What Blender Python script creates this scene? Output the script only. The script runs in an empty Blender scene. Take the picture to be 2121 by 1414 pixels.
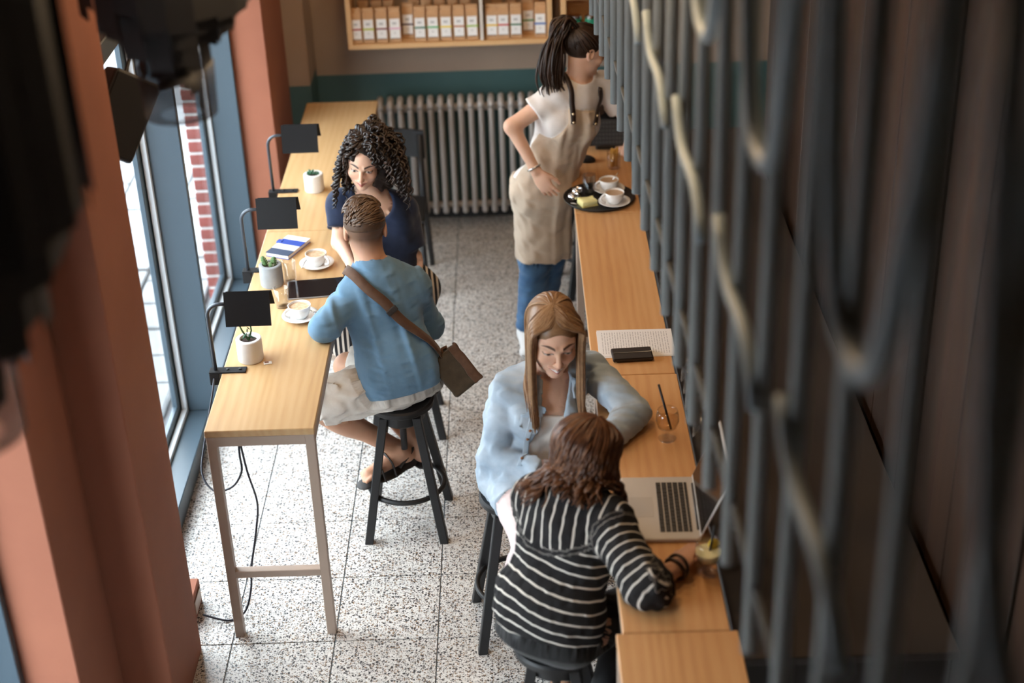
import bpy, bmesh, math, random
import numpy as np
from mathutils import Vector, Matrix, Euler

S = bpy.context.scene
C = S.collection
PI = math.pi
rnd = random.Random(7)

# ---------------------------------------------------------------- camera
cam_d = bpy.data.cameras.new('camera')
cam = bpy.data.objects.new('camera', cam_d)
C.objects.link(cam)
S.camera = cam
_p, _y, _r = 0.5031010366948617, -0.007825558512747488, -0.03650855040840585
_f = Vector((math.sin(_y) * math.cos(_p), math.cos(_y) * math.cos(_p), -math.sin(_p)))
_rt = Vector((math.cos(_y), -math.sin(_y), 0))
_up = _rt.cross(_f)
_x = math.cos(_r) * _rt + math.sin(_r) * _up
_u = -math.sin(_r) * _rt + math.cos(_r) * _up
_m = Matrix((_x, _u, -_f)).transposed().to_4x4()
_m.translation = Vector((0, 0, 3.84464))
cam.matrix_world = _m
cam_d.sensor_width = 36
cam_d.lens = 3150 / 2121 * 36
cam_d.clip_start = 0.05
cam_d.dof.use_dof = True
cam_d.dof.focus_distance = 6.0
cam_d.dof.aperture_fstop = 1.35

# ---------------------------------------------------------------- light
S.view_settings.view_transform = 'Standard'
S.view_settings.look = 'None'
S.view_settings.exposure = -0.08
S.view_settings.gamma = 1.0
S.view_settings.use_curve_mapping = False
w = bpy.data.worlds.new('world')
S.world = w
w.use_nodes = True
nt = w.node_tree
bg = nt.nodes['Background']
bg.inputs[0].default_value = (0.87, 0.945, 1.0, 1)
bg.inputs[1].default_value = 14.0


# ---------------------------------------------------------------- helpers: objects
def link(name, me, mat=None, parent=None, smooth=False):
    o = bpy.data.objects.new(name, me)
    C.objects.link(o)
    if mat is not None and not me.materials:
        me.materials.append(mat)
    if parent is not None:
        o.parent = parent
    if smooth:
        me.polygons.foreach_set('use_smooth', [True] * len(me.polygons))
    return o


def tag(o, label, cat, group=None):
    o['label'] = label
    o['category'] = cat
    if group:
        o['group'] = group
    return o


def thing(name, label, cat, loc=(0, 0, 0), rz=0, group=None):
    o = bpy.data.objects.new(name, None)
    C.objects.link(o)
    o.empty_display_size = 0.05
    o.location = loc
    o.rotation_euler = (0, 0, rz)
    return tag(o, label, cat, group)


def struct(o):
    o['kind'] = 'structure'
    return o


def copy_tree(o, parent=None):
    c = o.copy()
    C.objects.link(c)
    c.parent = parent
    for ch in list(o.children):
        copy_tree(ch, c)
    return c


class MB:
    """collects shapes into one mesh"""

    def __init__(self):
        self.bm = bmesh.new()

    def box(self, lo, hi, bev=0.0, m=None, seg=1):
        lo, hi = Vector(lo), Vector(hi)
        r = bmesh.ops.create_cube(self.bm, size=1)
        vs = r['verts']
        for v in vs:
            v.co = Vector(((v.co.x + .5) * (hi.x - lo.x) + lo.x, (v.co.y + .5) * (hi.y - lo.y) + lo.y, (v.co.z + .5) * (hi.z - lo.z) + lo.z))
        if bev > 0:
            es = list({e for v in vs for e in v.link_edges})
            r = bmesh.ops.bevel(self.bm, geom=es, offset=bev, segments=seg, affect='EDGES', profile=.5)
            vs = list({v for f in r['faces'] for v in f.verts} | {v for v in vs if v.is_valid})
        if m is not None:
            bmesh.ops.transform(self.bm, matrix=m, verts=[v for v in vs if v.is_valid])
        return self

    def tube(self, pts, r, n=8, cap=True, closed=False, flat=1.0, up=None):
        pts = [Vector(p) for p in pts]
        rs = r if isinstance(r, (list, tuple)) else [r] * len(pts)
        rings = []
        prev = None
        N = len(pts)
        for i, p in enumerate(pts):
            if closed:
                t = pts[(i + 1) % N] - pts[i - 1]
            else:
                t = pts[min(i + 1, N - 1)] - pts[max(i - 1, 0)]
            if t.length < 1e-9:
                t = Vector((0, 0, 1))
            t.normalize()
            if up is not None:
                a = Vector(up) - t * t.dot(Vector(up))
            elif prev is None:
                a = Vector((0, 0, 1)) if abs(t.z) < .9 else Vector((1, 0, 0))
                a = a - t * t.dot(a)
            else:
                a = prev - t * t.dot(prev)
            if a.length < 1e-6:
                a = t.orthogonal()
            a.normalize()
            prev = a
            b = t.cross(a)
            rings.append([self.bm.verts.new(p + (a * math.cos(2 * PI * k / n) * flat + b * math.sin(2 * PI * k / n)) * rs[i]) for k in range(n)])
        for i in range(N if closed else N - 1):
            A, B = rings[i], rings[(i + 1) % N]
            for k in range(n):
                self.bm.faces.new((A[k], A[(k + 1) % n], B[(k + 1) % n], B[k]))
        if cap and not closed:
            self.bm.faces.new(rings[0][::-1])
            self.bm.faces.new(rings[-1])
        return self

    def lathe(self, prof, n=32, c=(0, 0, 0), m=None):
        rings = []
        c = Vector(c)
        vs = []
        for (r, z) in prof:
            if r < 1e-6:
                v = [self.bm.verts.new(c + Vector((0, 0, z)))]
            else:
                v = [self.bm.verts.new(c + Vector((r * math.cos(2 * PI * k / n), r * math.sin(2 * PI * k / n), z))) for k in range(n)]
            rings.append(v)
            vs += v
        for A, B in zip(rings, rings[1:]):
            for k in range(n):
                a0, a1 = A[k % len(A)], A[(k + 1) % len(A)]
                b0, b1 = B[k % len(B)], B[(k + 1) % len(B)]
                f = [a0]
                for q in (a1, b1, b0):
                    if q not in f:
                        f.append(q)
                if len(f) > 2:
                    try:
                        self.bm.faces.new(f)
                    except ValueError:
                        pass
        if m is not None:
            bmesh.ops.transform(self.bm, matrix=m, verts=vs)
        return self

    def poly_prism(self, pts, d, m=None):
        """polygon in XY extruded by d along Z"""
        a = [self.bm.verts.new((p[0], p[1], 0)) for p in pts]
        b = [self.bm.verts.new((p[0], p[1], d)) for p in pts]
        n = len(pts)
        self.bm.faces.new(a[::-1])
        self.bm.faces.new(b)
        for i in range(n):
            self.bm.faces.new((a[i], a[(i + 1) % n], b[(i + 1) % n], b[i]))
        if m is not None:
            bmesh.ops.transform(self.bm, matrix=m, verts=a + b)
        return self

    def mesh(self, name):
        bmesh.ops.recalc_face_normals(self.bm, faces=self.bm.faces)
        me = bpy.data.meshes.new(name)
        self.bm.to_mesh(me)
        self.bm.free()
        return me

    def build(self, name, mat, parent=None, smooth=False):
        me = self.mesh(name)
        me.materials.append(mat)
        if smooth:
            me.polygons.foreach_set('use_smooth', [True] * len(me.polygons))
            if smooth == 'auto':
                me.set_sharp_from_angle(angle=math.radians(40))
        return link(name, me, None, parent)


# ---------------------------------------------------------------- helpers: materials
MATS = {}


def mat(name, col, rough=.5, metal=0.0, spec=.5, **kw):
    if name in MATS:
        return MATS[name]
    m = bpy.data.materials.new(name)
    m.use_nodes = True
    b = m.node_tree.nodes['Principled BSDF']
    b.inputs['Base Color'].default_value = (*col, 1)
    b.inputs['Roughness'].default_value = rough
    b.inputs['Metallic'].default_value = metal
    b.inputs['Specular IOR Level'].default_value = spec
    for k, v in kw.items():
        b.inputs[k].default_value = v
    MATS[name] = m
    return m


def nodes(m):
    t = m.node_tree
    return t, t.nodes, t.links, t.nodes['Principled BSDF']


def ramp(nt, stops, interp='LINEAR'):
    r = nt.nodes.new('ShaderNodeValToRGB')
    r.color_ramp.interpolation = interp
    e = r.color_ramp.elements
    while len(e) < len(stops):
        e.new(.5)
    for k, (p, c) in enumerate(stops):
        e[k].position = p
        e[k].color = (*c, 1) if len(c) == 3 else c
    return r


def coords(nt, kind='Object', scale=(1, 1, 1), rot=(0, 0, 0), loc=(0, 0, 0)):
    tc = nt.nodes.new('ShaderNodeTexCoord')
    mp = nt.nodes.new('ShaderNodeMapping')
    mp.inputs['Scale'].default_value = scale
    mp.inputs['Rotation'].default_value = rot
    mp.inputs['Location'].default_value = loc
    nt.links.new(tc.outputs[kind], mp.inputs[0])
    return mp


def noise(nt, vec, scale, detail=3, rough=.55, dist=0):
    n = nt.nodes.new('ShaderNodeTexNoise')
    n.inputs['Scale'].default_value = scale
    n.inputs['Detail'].default_value = detail
    n.inputs['Roughness'].default_value = rough
    n.inputs['Distortion'].default_value = dist
    nt.links.new(vec.outputs[0], n.inputs['Vector'])
    return n


def bump(nt, src, bsdf, strength, dist=.01):
    b = nt.nodes.new('ShaderNodeBump')
    b.inputs['Strength'].default_value = strength
    b.inputs['Distance'].default_value = dist
    nt.links.new(src, b.inputs['Height'])
    nt.links.new(b.outputs[0], bsdf.inputs['Normal'])


def noisy(name, c1, c2, scale, rough=.6, bumpy=0, coord='Object', stretch=(1, 1, 1), detail=4, bscale=None, **kw):
    """two-colour noise material"""
    if name in MATS:
        return MATS[name]
    m = mat(name, c1, rough, **kw)
    t, N, L, b = nodes(m)
    v = coords(t, coord, stretch)
    n = noise(t, v, scale, detail)
    r = ramp(t, [(.3, c1), (.7, c2)])
    L.new(n.outputs[0], r.inputs[0])
    L.new(r.outputs[0], b.inputs['Base Color'])
    if bumpy:
        n2 = noise(t, v, bscale or scale * 4, 3)
        bump(t, n2.outputs[0], b, bumpy)
    return m


def wood(name, cols, along='Y', rough=.45, scale=1.0):
    if name in MATS:
        return MATS[name]
    m = mat(name, cols[0], rough)
    t, N, L, b = nodes(m)
    sc = {'X': (.55, 7, 7), 'Y': (7, .55, 7), 'Z': (7, 7, .55)}[along]
    v = coords(t, 'Object', tuple(k * scale for k in sc))
    oi = N.new('ShaderNodeObjectInfo')
    ad = N.new('ShaderNodeVectorMath')
    ad.operation = 'ADD'
    mu = N.new('ShaderNodeMath')
    mu.operation = 'MULTIPLY'
    mu.inputs[1].default_value = 13
    L.new(oi.outputs['Random'], mu.inputs[0])
    L.new(v.outputs[0], ad.inputs[0])
    L.new(mu.outputs[0], ad.inputs[1])
    n = noise(t, ad, 1.6, 3, .5, .6)
    wv = N.new('ShaderNodeTexWave')
    wv.wave_type = 'BANDS'
    wv.bands_direction = {'X': 'Y', 'Y': 'X', 'Z': 'X'}[along]
    wv.inputs['Scale'].default_value = 1.3
    wv.inputs['Distortion'].default_value = 9
    wv.inputs['Detail'].default_value = 2
    wv.inputs['Detail Scale'].default_value = .7
    L.new(ad.outputs[0], wv.inputs['Vector'])
    fn = noise(t, ad, 9, 4, .6)
    mx = N.new('ShaderNodeMath')
    mx.operation = 'MULTIPLY_ADD'
    mx.inputs[1].default_value = .16
    L.new(wv.outputs['Fac'], mx.inputs[0])
    m2 = N.new('ShaderNodeMath')
    m2.operation = 'MULTIPLY_ADD'
    m2.inputs[1].default_value = .35
    L.new(fn.outputs[0], m2.inputs[0])
    m3 = N.new('ShaderNodeMath')
    m3.operation = 'MULTIPLY'
    m3.inputs[1].default_value = .60
    L.new(n.outputs[0], m3.inputs[0])
    L.new(m3.outputs[0], m2.inputs[2])
    L.new(m2.outputs[0], mx.inputs[2])
    r = ramp(t, [(.25, cols[0]), (.5, cols[1]), (.8, cols[2])])
    L.new(mx.outputs[0], r.inputs[0])
    L.new(r.outputs[0], b.inputs['Base Color'])
    bump(t, mx.outputs[0], b, .08, .004)
    return m


def glass(name, tint=(1, 1, 1), rough=0.02, refl=.12):
    """thin clear glass: see-through with a fresnel shine"""
    if name in MATS:
        return MATS[name]
    m = bpy.data.materials.new(name)
    m.use_nodes = True
    t = m.node_tree
    t.nodes.clear()
    o = t.nodes.new('ShaderNodeOutputMaterial')
    mx = t.nodes.new('ShaderNodeMixShader')
    tr = t.nodes.new('ShaderNodeBsdfTransparent')
    tr.inputs[0].default_value = (*tint, 1)
    gl = t.nodes.new('ShaderNodeBsdfGlossy')
    gl.inputs['Roughness'].default_value = rough
    fr = t.nodes.new('ShaderNodeLayerWeight')
    fr.inputs[0].default_value = .5
    pw = t.nodes.new('ShaderNodeMath')
    pw.operation = 'POWER'
    pw.inputs[1].default_value = 4.0
    ma = t.nodes.new('ShaderNodeMath')
    ma.operation = 'MULTIPLY_ADD'
    ma.inputs[1].default_value = refl * 4
    ma.inputs[2].default_value = refl * .3
    t.links.new(fr.outputs['Facing'], pw.inputs[0])
    t.links.new(pw.outputs[0], ma.inputs[0])
    t.links.new(ma.outputs[0], mx.inputs[0])
    t.links.new(tr.outputs[0], mx.inputs[1])
    t.links.new(gl.outputs[0], mx.inputs[2])
    t.links.new(mx.outputs[0], o.inputs[0])
    MATS[name] = m
    return m


M_BLACK = mat('black_steel', (.010, .010, .011), .5)
M_CHROME = mat('chrome', (.75, .75, .76), .18, 1.0)
M_WOOD = wood('oak_table_wood', ((.42, .245, .108), (.52, .325, .15), (.58, .385, .195)), 'Y', .42)
M_WOOD2 = wood('oak_bar_wood', ((.50, .23, .085), (.62, .32, .13), (.69, .39, .175)), 'Y', .38)
M_FRAME = mat('sand_powder_coat', (.39, .295, .235), .45)
M_BLUE = mat('blue_grey_frame_paint', (.043, .066, .086), .38)
M_ORANGE = noisy('terracotta_plaster', (.230, .078, .043), (.260, .092, .050), 3, .85, .05)
M_BEIGE = noisy('taupe_plaster', (.30, .215, .16), (.33, .24, .18), 2.5, .9, .05)
M_TEAL = noisy('dark_teal_paint', (.035, .085, .085), (.045, .10, .098), 3, .6, .04)
M_WHITE = mat('white_glaze', (.80, .79, .77), .22)
M_GLASS = glass('clear_glass', (1, 1, 1), .06, .17)
M_PANE = glass('window_glass', (.97, .99, 1), .0, .05)
# ---------------------------------------------------------------- floor
def terrazzo():
    m = mat('terrazzo', (.7, .68, .64), .32)
    t, N, L, b = nodes(m)
    tc = N.new('ShaderNodeTexCoord')
    oi = N.new('ShaderNodeObjectInfo')
    ad = N.new('ShaderNodeVectorMath')
    ad.operation = 'ADD'
    L.new(tc.outputs['Object'], ad.inputs[0])
    L.new(oi.outputs['Location'], ad.inputs[1])
    base = noise(t, ad, 60, 3)
    rb = ramp(t, [(.3, (.56, .525, .485)), (.7, (.72, .695, .66))])
    L.new(base.outputs[0], rb.inputs[0])
    last = rb.outputs[0]
    wn = noise(t, ad, 140, 2)
    for sc, lo, hi, thr, col in ((82, 0, 0, .60, (.022, .022, .026)), (130, 0, 0, .56, (.06, .052, .046)), (105, 0, 0, .66, (.25, .16, .095)), (210, 0, 0, .54, (.11, .10, .098))):
        w1 = N.new('ShaderNodeVectorMath')
        w1.operation = 'MULTIPLY_ADD'
        L.new(wn.outputs['Color'], w1.inputs[0])
        w1.inputs[1].default_value = (.012, .012, .012)
        L.new(ad.outputs[0], w1.inputs[2])
        v = N.new('ShaderNodeTexVoronoi')
        v.inputs['Scale'].default_value = sc
        L.new(w1.outputs[0], v.inputs['Vector'])
        # only some cells become chips, each a shrunken blob
        sep = N.new('ShaderNodeSeparateColor')
        L.new(v.outputs['Color'], sep.inputs[0])
        g = N.new('ShaderNodeMath')
        g.operation = 'GREATER_THAN'
        g.inputs[1].default_value = thr
        L.new(sep.outputs[0], g.inputs[0])
        ls = N.new('ShaderNodeMath')
        ls.operation = 'LESS_THAN'
        ls.inputs[1].default_value = .40
        L.new(v.outputs['Distance'], ls.inputs[0])
        mu = N.new('ShaderNodeMath')
        mu.operation = 'MULTIPLY'
        L.new(g.outputs[0], mu.inputs[0])
        L.new(ls.outputs[0], mu.inputs[1])
        mx = N.new('ShaderNodeMix')
        mx.data_type = 'RGBA'
        L.new(mu.outputs[0], mx.inputs[0])
        L.new(last, mx.inputs[6])
        mx.inputs[7].default_value = (*col, 1)
        last = mx.outputs[2]
    L.new(last, b.inputs['Base Color'])
    return m


M_TERR = terrazzo()
M_GROUT = mat('grey_grout', (.12, .145, .165), .9)
fl = MB().box((-1.62, -2.2, -.12), (2.4, 8.72, -.004)).build('floor', M_GROUT)
struct(fl)
TX, TY, TS = -1.1654, 4.6215, .4
tm = MB().box((.0022, .0022, -.02), (TS - .0022, TS - .0022, 0), .0012).mesh('tile')
tm.materials.append(M_TERR)
for i in range(-1, 9):
    for j in range(-17, 11):
        x0, y0 = TX + i * TS, TY + j * TS
        if x0 < -1.57 or x0 + TS > 2.4 or y0 + TS > 8.72:
            continue
        o = bpy.data.objects.new('tile', tm)
        C.objects.link(o)
        o.location = (x0, y0, 0)
        o.parent = fl
# narrow cut tiles along the window side and the back wall
cm = MB().box((-1.60, .0015, -.02), (TX - TS - .0015 if TX - TS > -1.57 else TX - .0015, TS - .0015, 0), .001).mesh('cut_tile')
cm.materials.append(M_TERR)
for j in range(-17, 11):
    o = bpy.data.objects.new('cut_tile', cm)
    C.objects.link(o)
    o.location = (0, TY + j * TS, 0)
    o.parent = fl

# ---------------------------------------------------------------- back wall
YB = 8.62
bw = MB().box((-1.75, YB, .93), (2.5, YB + .15, 4.6)).build('wall_back', M_BEIGE)
struct(bw)
MB().box((-1.75, YB, -.1), (2.5, YB + .15, .93)).build('painted_dado', M_TEAL, bw)
pl = MB().box((-1.62, 8.30, .98), (-1.16, YB, 4.6)).build('wall_pilaster', M_BEIGE)
struct(pl)
MB().box((-1.62, 8.30, 0), (-1.16, YB, .98)).build('painted_dado', M_TEAL, pl)
bb = MB().box((-1.16, YB - .018, 0), (2.4, YB, .11), .003).build('baseboard_back', M_BLACK)
struct(bb)

# ---------------------------------------------------------------- window wall (left)
def pillar(name, x0, x1, y0, y1):
    o = MB().box((x0, y0, 0), (x1, y1, 4.6), .004).build(name, M_ORANGE)
    return struct(o)


pillar('wall_pier_far', -1.635, -1.28, 7.645, 8.30)
pillar('wall_pier_middle', -1.75, -1.28, 4.15, 4.60)
pillar('wall_pier_recess', -1.95, -1.45, 3.75, 4.15)
pillar('wall_pier_near', -1.75, -1.28, 1.72, 1.90)
pillar('wall_pier_rear', -1.75, -1.58, -2.2, 1.72)
up_w = MB().box((-1.75, -.3, 2.16), (-1.58, 7.64, 4.6)).build('wall_left', M_ORANGE)
struct(up_w)
n_win = 0
for (y0, y1) in ((4.60, 6.24), (6.28, 7.64), (1.90, 3.75)):
    n_win += 1
    dx = -.17 if n_win == 3 else 0.0
    wf = MB()
    wf.box((dx - 1.66, y0, 0), (-1.50 if n_win != 3 else -1.60, y1, .11), .004)          # sill box
    wf.box((dx - 1.66, y0, 2.09), (dx - 1.50, y1, 2.17), .004)
    o = struct(wf.build('window_%d' % n_win, M_BLUE))
    # fin posts at both ends, then glazing bars and bead
    MB().box((dx - 1.64, y1 - .035, .11), (dx - 1.455, y1, 2.09), .003).build('post', M_BLUE, o)
    MB().box((dx - 1.64, y0, .11), (dx - 1.50, y0 + .035, 2.09), .003).build('post', M_BLUE, o)
    bd = mat('pale_glazing_bead', (.55, .60, .64), .35)
    MB().box((dx - 1.625, y0 + .035, .11), (dx - 1.60, y1 - .035, .135), .002).build('glazing_bead', bd, o)
    MB().box((dx - 1.625, y1 - .06, .135), (dx - 1.60, y1 - .035, 2.09), .002).build('glazing_bead', bd, o)
    MB().box((dx - 1.625, y0 + .035, .135), (dx - 1.60, y0 + .06, 2.09), .002).build('glazing_bead', bd, o)
    fr = MB()
    fr.box((dx - 1.655, y1 - .11, .11), (dx - 1.63, y1 - .035, 2.09), .003)
    fr.box((dx - 1.655, y0 + .035, .11), (dx - 1.63, y0 + .11, 2.09), .003)
    fr.box((dx - 1.655, y0 + .11, .11), (dx - 1.63, y1 - .11, .18), .003)
    fr.build('sash', M_BLUE, o)
    MB().box((dx - 1.645, y0 + .1, .17), (dx - 1.640, y1 - .1, 2.09)).build('pane', M_PANE, o)

# ---------------------------------------------------------------- other walls, ceiling
M_DWOOD = wood('dark_brown_wood', ((.018, .010, .007), (.034, .017, .010), (.060, .027, .014)), 'Z', .5, .6)
wr = struct(MB().box((2.4, -2.2, 0), (2.5, YB, 4.6)).build('wall_right', M_DWOOD))
wb = struct(MB().box((-1.75, -2.3, 0), (2.5, -2.2, 4.6)).build('wall_rear', M_BEIGE))
ce = struct(MB().box((-1.75, -2.3, 4.6), (2.5, YB + .15, 4.7)).build('ceiling', mat('dark_ceiling_paint', (.10, .09, .085), .9)))

# back-bar: plank front behind the counter
bk = MB().box((1.34, .2, 0), (1.40, 7.6, 3.4)).build('wall_back_bar', M_DWOOD)
struct(bk)
pm = []
for k in range(5):
    w_ = .2
    q = MB().box((1.31 + .004 * (k % 3), 0, 0), (1.34, w_ - .006, 3.4), .003).mesh('plank')
    q.materials.append(M_DWOOD)
    pm.append(q)
for k in range(36):
    o = bpy.data.objects.new('plank', pm[(k * 3) % 5])
    C.objects.link(o)
    o.location = (0, .22 + k * .204, 0)
    o.parent = bk

# ---------------------------------------------------------------- outside
M_PAVE = noisy('paving_stone', (.20, .205, .21), (.26, .265, .27), 6, .9)
gr = struct(MB().box((-14, -6, -.30), (-1.76, 16, -.12)).build('ground_outside', mat('dark_joint_sand', (.16, .16, .165), .95)))
slab = []
for k in range(3):
    q = MB().box((.012, .012, 0), (.388, .288, .05 + .004 * k), .006).mesh('paving_slab')
    q.materials.append(M_PAVE)
    slab.append(q)
for i in range(7):
    for j in range(18):
        o = bpy.data.objects.new('paving_slab', slab[(i * 7 + j * 5) % 3])
        C.objects.link(o)
        o.location = (-4.6 + i * .4, 4.4 + j * .3 + (.15 if i % 2 else 0), -.125)
        o.parent = gr
M_REND = noisy('white_render', (.78, .78, .76), (.84, .84, .82), 2, .9)
wh = thing('house', 'white rendered building with a ledge across the street', 'building', (-9.0, 7, -.12))
MB().box((-1, -8, 0), (0, 12, 2.6)).build('wall', M_REND, wh)
MB().box((0, -8, .95), (.12, 12, 1.12), .01).build('ledge', M_REND, wh)
MB().box((0, -8, 0), (.05, 12, .5), .01).build('plinth', mat('grey_plinth', (.40, .41, .42), .9), wh)
pb = thing('planter_wall', 'low white planter wall outside beside the shop window', 'wall', (-2.75, 7.2, -.075))
MB().box((-.25, -1.6, 0), (.25, .9, .62), .02).build('wall_body', M_REND, pb)
MB().box((-.29, -1.64, .62), (.29, .94, .68), .01).build('coping', M_REND, pb)
MB().box((-.24, -1.55, .66), (.24, .85, .69)).build('soil', mat('dry_soil', (.10, .08, .06), 1), pb)

# brick pier outside, every brick its own piece
M_MORTAR = noisy('pale_mortar', (.36, .34, .33), (.42, .40, .38), 30, .95, .2)
M_BRICKS = [noisy('red_brick_%d' % k, (.135 + .015 * k, .034, .026), (.17 + .015 * k, .05, .04), 25, .9, .3) for k in range(3)]
bp = thing('brick_pier', 'red brick pier with pale mortar joints outside the window', 'pillar', (-1.70, 7.665, -.12))
MB().box((-.052, .006, 0), (.052, .56, 2.75)).build('mortar_core', M_MORTAR, bp)
bms = []
for k in range(3):
    q = MB().box((-.0575, 0, 0), (.0575, .235, .058), .004).mesh('brick')
    q.materials.append(M_BRICKS[k])
    bms.append(q)
hq = MB().box((-.0575, 0, 0), (.0575, .115, .058), .004).mesh('half_brick')
hq.materials.append(M_BRICKS[1])
for c in range(37):
    z = .012 + c * .0735
    y = 0
    for q in range(3):
        half = (q == 0 and c % 2 == 0)
        if y + (.115 if half else .235) > .58:
            break
        o = bpy.data.objects.new('brick', hq if half else bms[(c * 5 + q * 3) % 3])
        C.objects.link(o)
        o.location = (rnd.uniform(-.002, .002), y, z)
        o.parent = bp
        y += (.115 if half else .235) + .012
# ---------------------------------------------------------------- high tables on the window side
HT = .95


def high_table(name, label, x0, x1, y0, y1, wmat, fmat, group=None):
    t = thing(name, label, 'table', ((x0 + x1) / 2, (y0 + y1) / 2, 0), 0, group)
    a, b = (x1 - x0) / 2, (y1 - y0) / 2
    MB().box((-a, -b, HT - .028), (a, b, HT), .0025).build('table_top', wmat, t)
    s = .035
    for sx in (-1, 1):
        for sy in (-1, 1):
            cx, cy = sx * (a - s / 2 - .002), sy * (b - s / 2 - .004)
            MB().box((cx - s / 2, cy - s / 2, 0), (cx + s / 2, cy + s / 2, HT - .028), .002).build('leg', fmat, t)
    for sy in (-1, 1):
        cy = sy * (b - s / 2 - .004)
        MB().box((-a + s, cy - s / 2, HT - .070), (a - s, cy + s / 2, HT - .028), .002).build('end_rail', fmat, t)
        MB().box((-a + s, cy - s / 2, .285), (a - s, cy + s / 2, .315), .002).build('stretcher', fmat, t)
    for sx in (-1, 1):
        cx = sx * (a - s / 2 - .002)
        MB().box((cx - s / 2, -b + s, HT - .070), (cx + s / 2, b - s, HT - .028), .002).build('side_rail', fmat, t)
    return t


high_table('high_table', 'oak high table on sand steel legs with the man\'s coffee and tablet', -1.16, -.762, 4.66, 6.378, M_WOOD, M_FRAME, 'high tables along the windows')
high_table('high_table', 'oak high table reaching the radiator with a small white succulent pot', -1.16, -.762, 6.384, 8.10, M_WOOD, M_FRAME, 'high tables along the windows')
high_table('bar_table', 'narrow orange oak bar table with bare top before the laptop\'s table', .245, .60, 1.97, 3.472, M_WOOD2, M_FRAME, 'bar tables under the screen')
high_table('bar_table', 'narrow orange oak bar table carrying the open laptop and iced drinks', .265, .578, 3.476, 4.968, M_WOOD2, M_FRAME, 'bar tables under the screen')
high_table('bar_table', 'narrow orange oak bar table with printed menu sheets and black case', .265, .573, 4.972, 6.468, M_WOOD2, M_FRAME, 'bar tables under the screen')
high_table('bar_table', 'narrow orange oak bar table under the serving tray and computer mouse', .265, .573, 6.472, 7.97, M_WOOD2, M_FRAME, 'bar tables under the screen')

# low glass-washing counter behind the bar tables
ct = thing('service_counter', 'low dark service counter standing behind the bar tables', 'counter', (.86, 4.6, 0))
MB().box((-.24, -1.05, 0), (.40, 3.3, .76), .004).build('cabinet_body', mat('dark_counter_panel', (.03, .027, .025), .6), ct)
MB().box((-.245, -1.07, .76), (.42, 3.32, .79), .003).build('counter_top', mat('dark_counter_stone', (.05, .042, .038), .35), ct)


def tumbler_mesh(r0, r1, h, th=.003, foot=.008):
    return [(0, .0), (r0 * .95, 0), (r0, .002), (r1, h), (r1 - th, h), (r0 - th, foot), (0, foot)]


g0 = None
for k, (x, y, s) in enumerate(((.655, 4.98, 1.15), (.655, 4.87, 1.15), (.655, 5.085, 1.0), (.648, 5.95, 1.0), (.652, 6.06, 1.0), (.648, 6.36, 1.0), (.652, 6.46, 1.0), (.655, 4.775, 1.0), (.655, 5.18, 1.0))):
    o = MB().lathe([(r, .10 - z) for r, z in tumbler_mesh(.030, .038, .10)], 24).build('tumbler', M_GLASS, None, True)
    o.location = (x, y, .790)
    o.scale = (s, s, s)
    tag(o, 'upside-down clear tumbler drying on the low counter behind the bar', 'glass', 'tumblers drying behind the bar')

# ---------------------------------------------------------------- stools
def make_stool(label, loc, rz=0, seat_h=.62, group='black wooden bar stools'):
    t = thing('bar_stool', label, 'stool', loc, rz, group)
    MB().lathe([(0, seat_h - .032), (.130, seat_h - .032), (.137, seat_h - .026), (.137, seat_h - .008), (.130, seat_h), (0, seat_h - .002)], 40).build('seat', M_BLACK, t, 'auto')
    MB().lathe([(0, seat_h - .105), (.078, seat_h - .105), (.095, seat_h - .09), (.095, seat_h - .05), (0, seat_h - .05)], 24).build('leg_block', M_BLACK, t, 'auto')
    MB().tube([(0, 0, seat_h - .25), (0, 0, seat_h - .04)], .014, 12).build('screw_spindle', M_BLACK, t, True)
    for sx in (-1, 1):
        for sy in (-1, 1):
            top = Vector((sx * .068, sy * .068, seat_h - .05))
            bot = Vector((sx * .160, sy * .160, 0))
            m = MB()
            s = .018
            vs = []
            for p in (bot, top):
                vs.append([m.bm.verts.new((p.x + dx * s, p.y + dy * s, p.z)) for dx, dy in ((-1, -1), (1, -1), (1, 1), (-1, 1))])
            m.bm.faces.new(vs[0][::-1])
            m.bm.faces.new(vs[1])
            for k in range(4):
                m.bm.faces.new((vs[0][k], vs[0][(k + 1) % 4], vs[1][(k + 1) % 4], vs[1][k]))
            bmesh.ops.bevel(m.bm, geom=m.bm.edges[:], offset=.003, segments=1, affect='EDGES')
            m.build('leg', M_BLACK, t)
    m = MB()
    m.tube([(.160 * math.cos(a), .160 * math.sin(a), .20) for a in [2 * PI * k / 40 for k in range(40)]], .011, 10, closed=True)
    m.build('foot_ring', M_BLACK, t, True)
    return t


make_stool('black wooden stool under the man in the blue sweater', (-.512, 5.41, 0), math.radians(-2))
make_stool('black wooden stool under the curly-haired woman', (-.56, 6.21, 0), math.radians(4))
make_stool('black wooden stool under the woman in the denim shirt', (-.045, 4.70, 0), math.radians(5))
make_stool('black wooden stool under the woman in the striped cardigan', (.075, 3.845, 0), math.radians(-8))
make_stool('empty black wooden stool pushed under the bar near the waitress', (.405, 7.62, 0), math.radians(10), .62)

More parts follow.
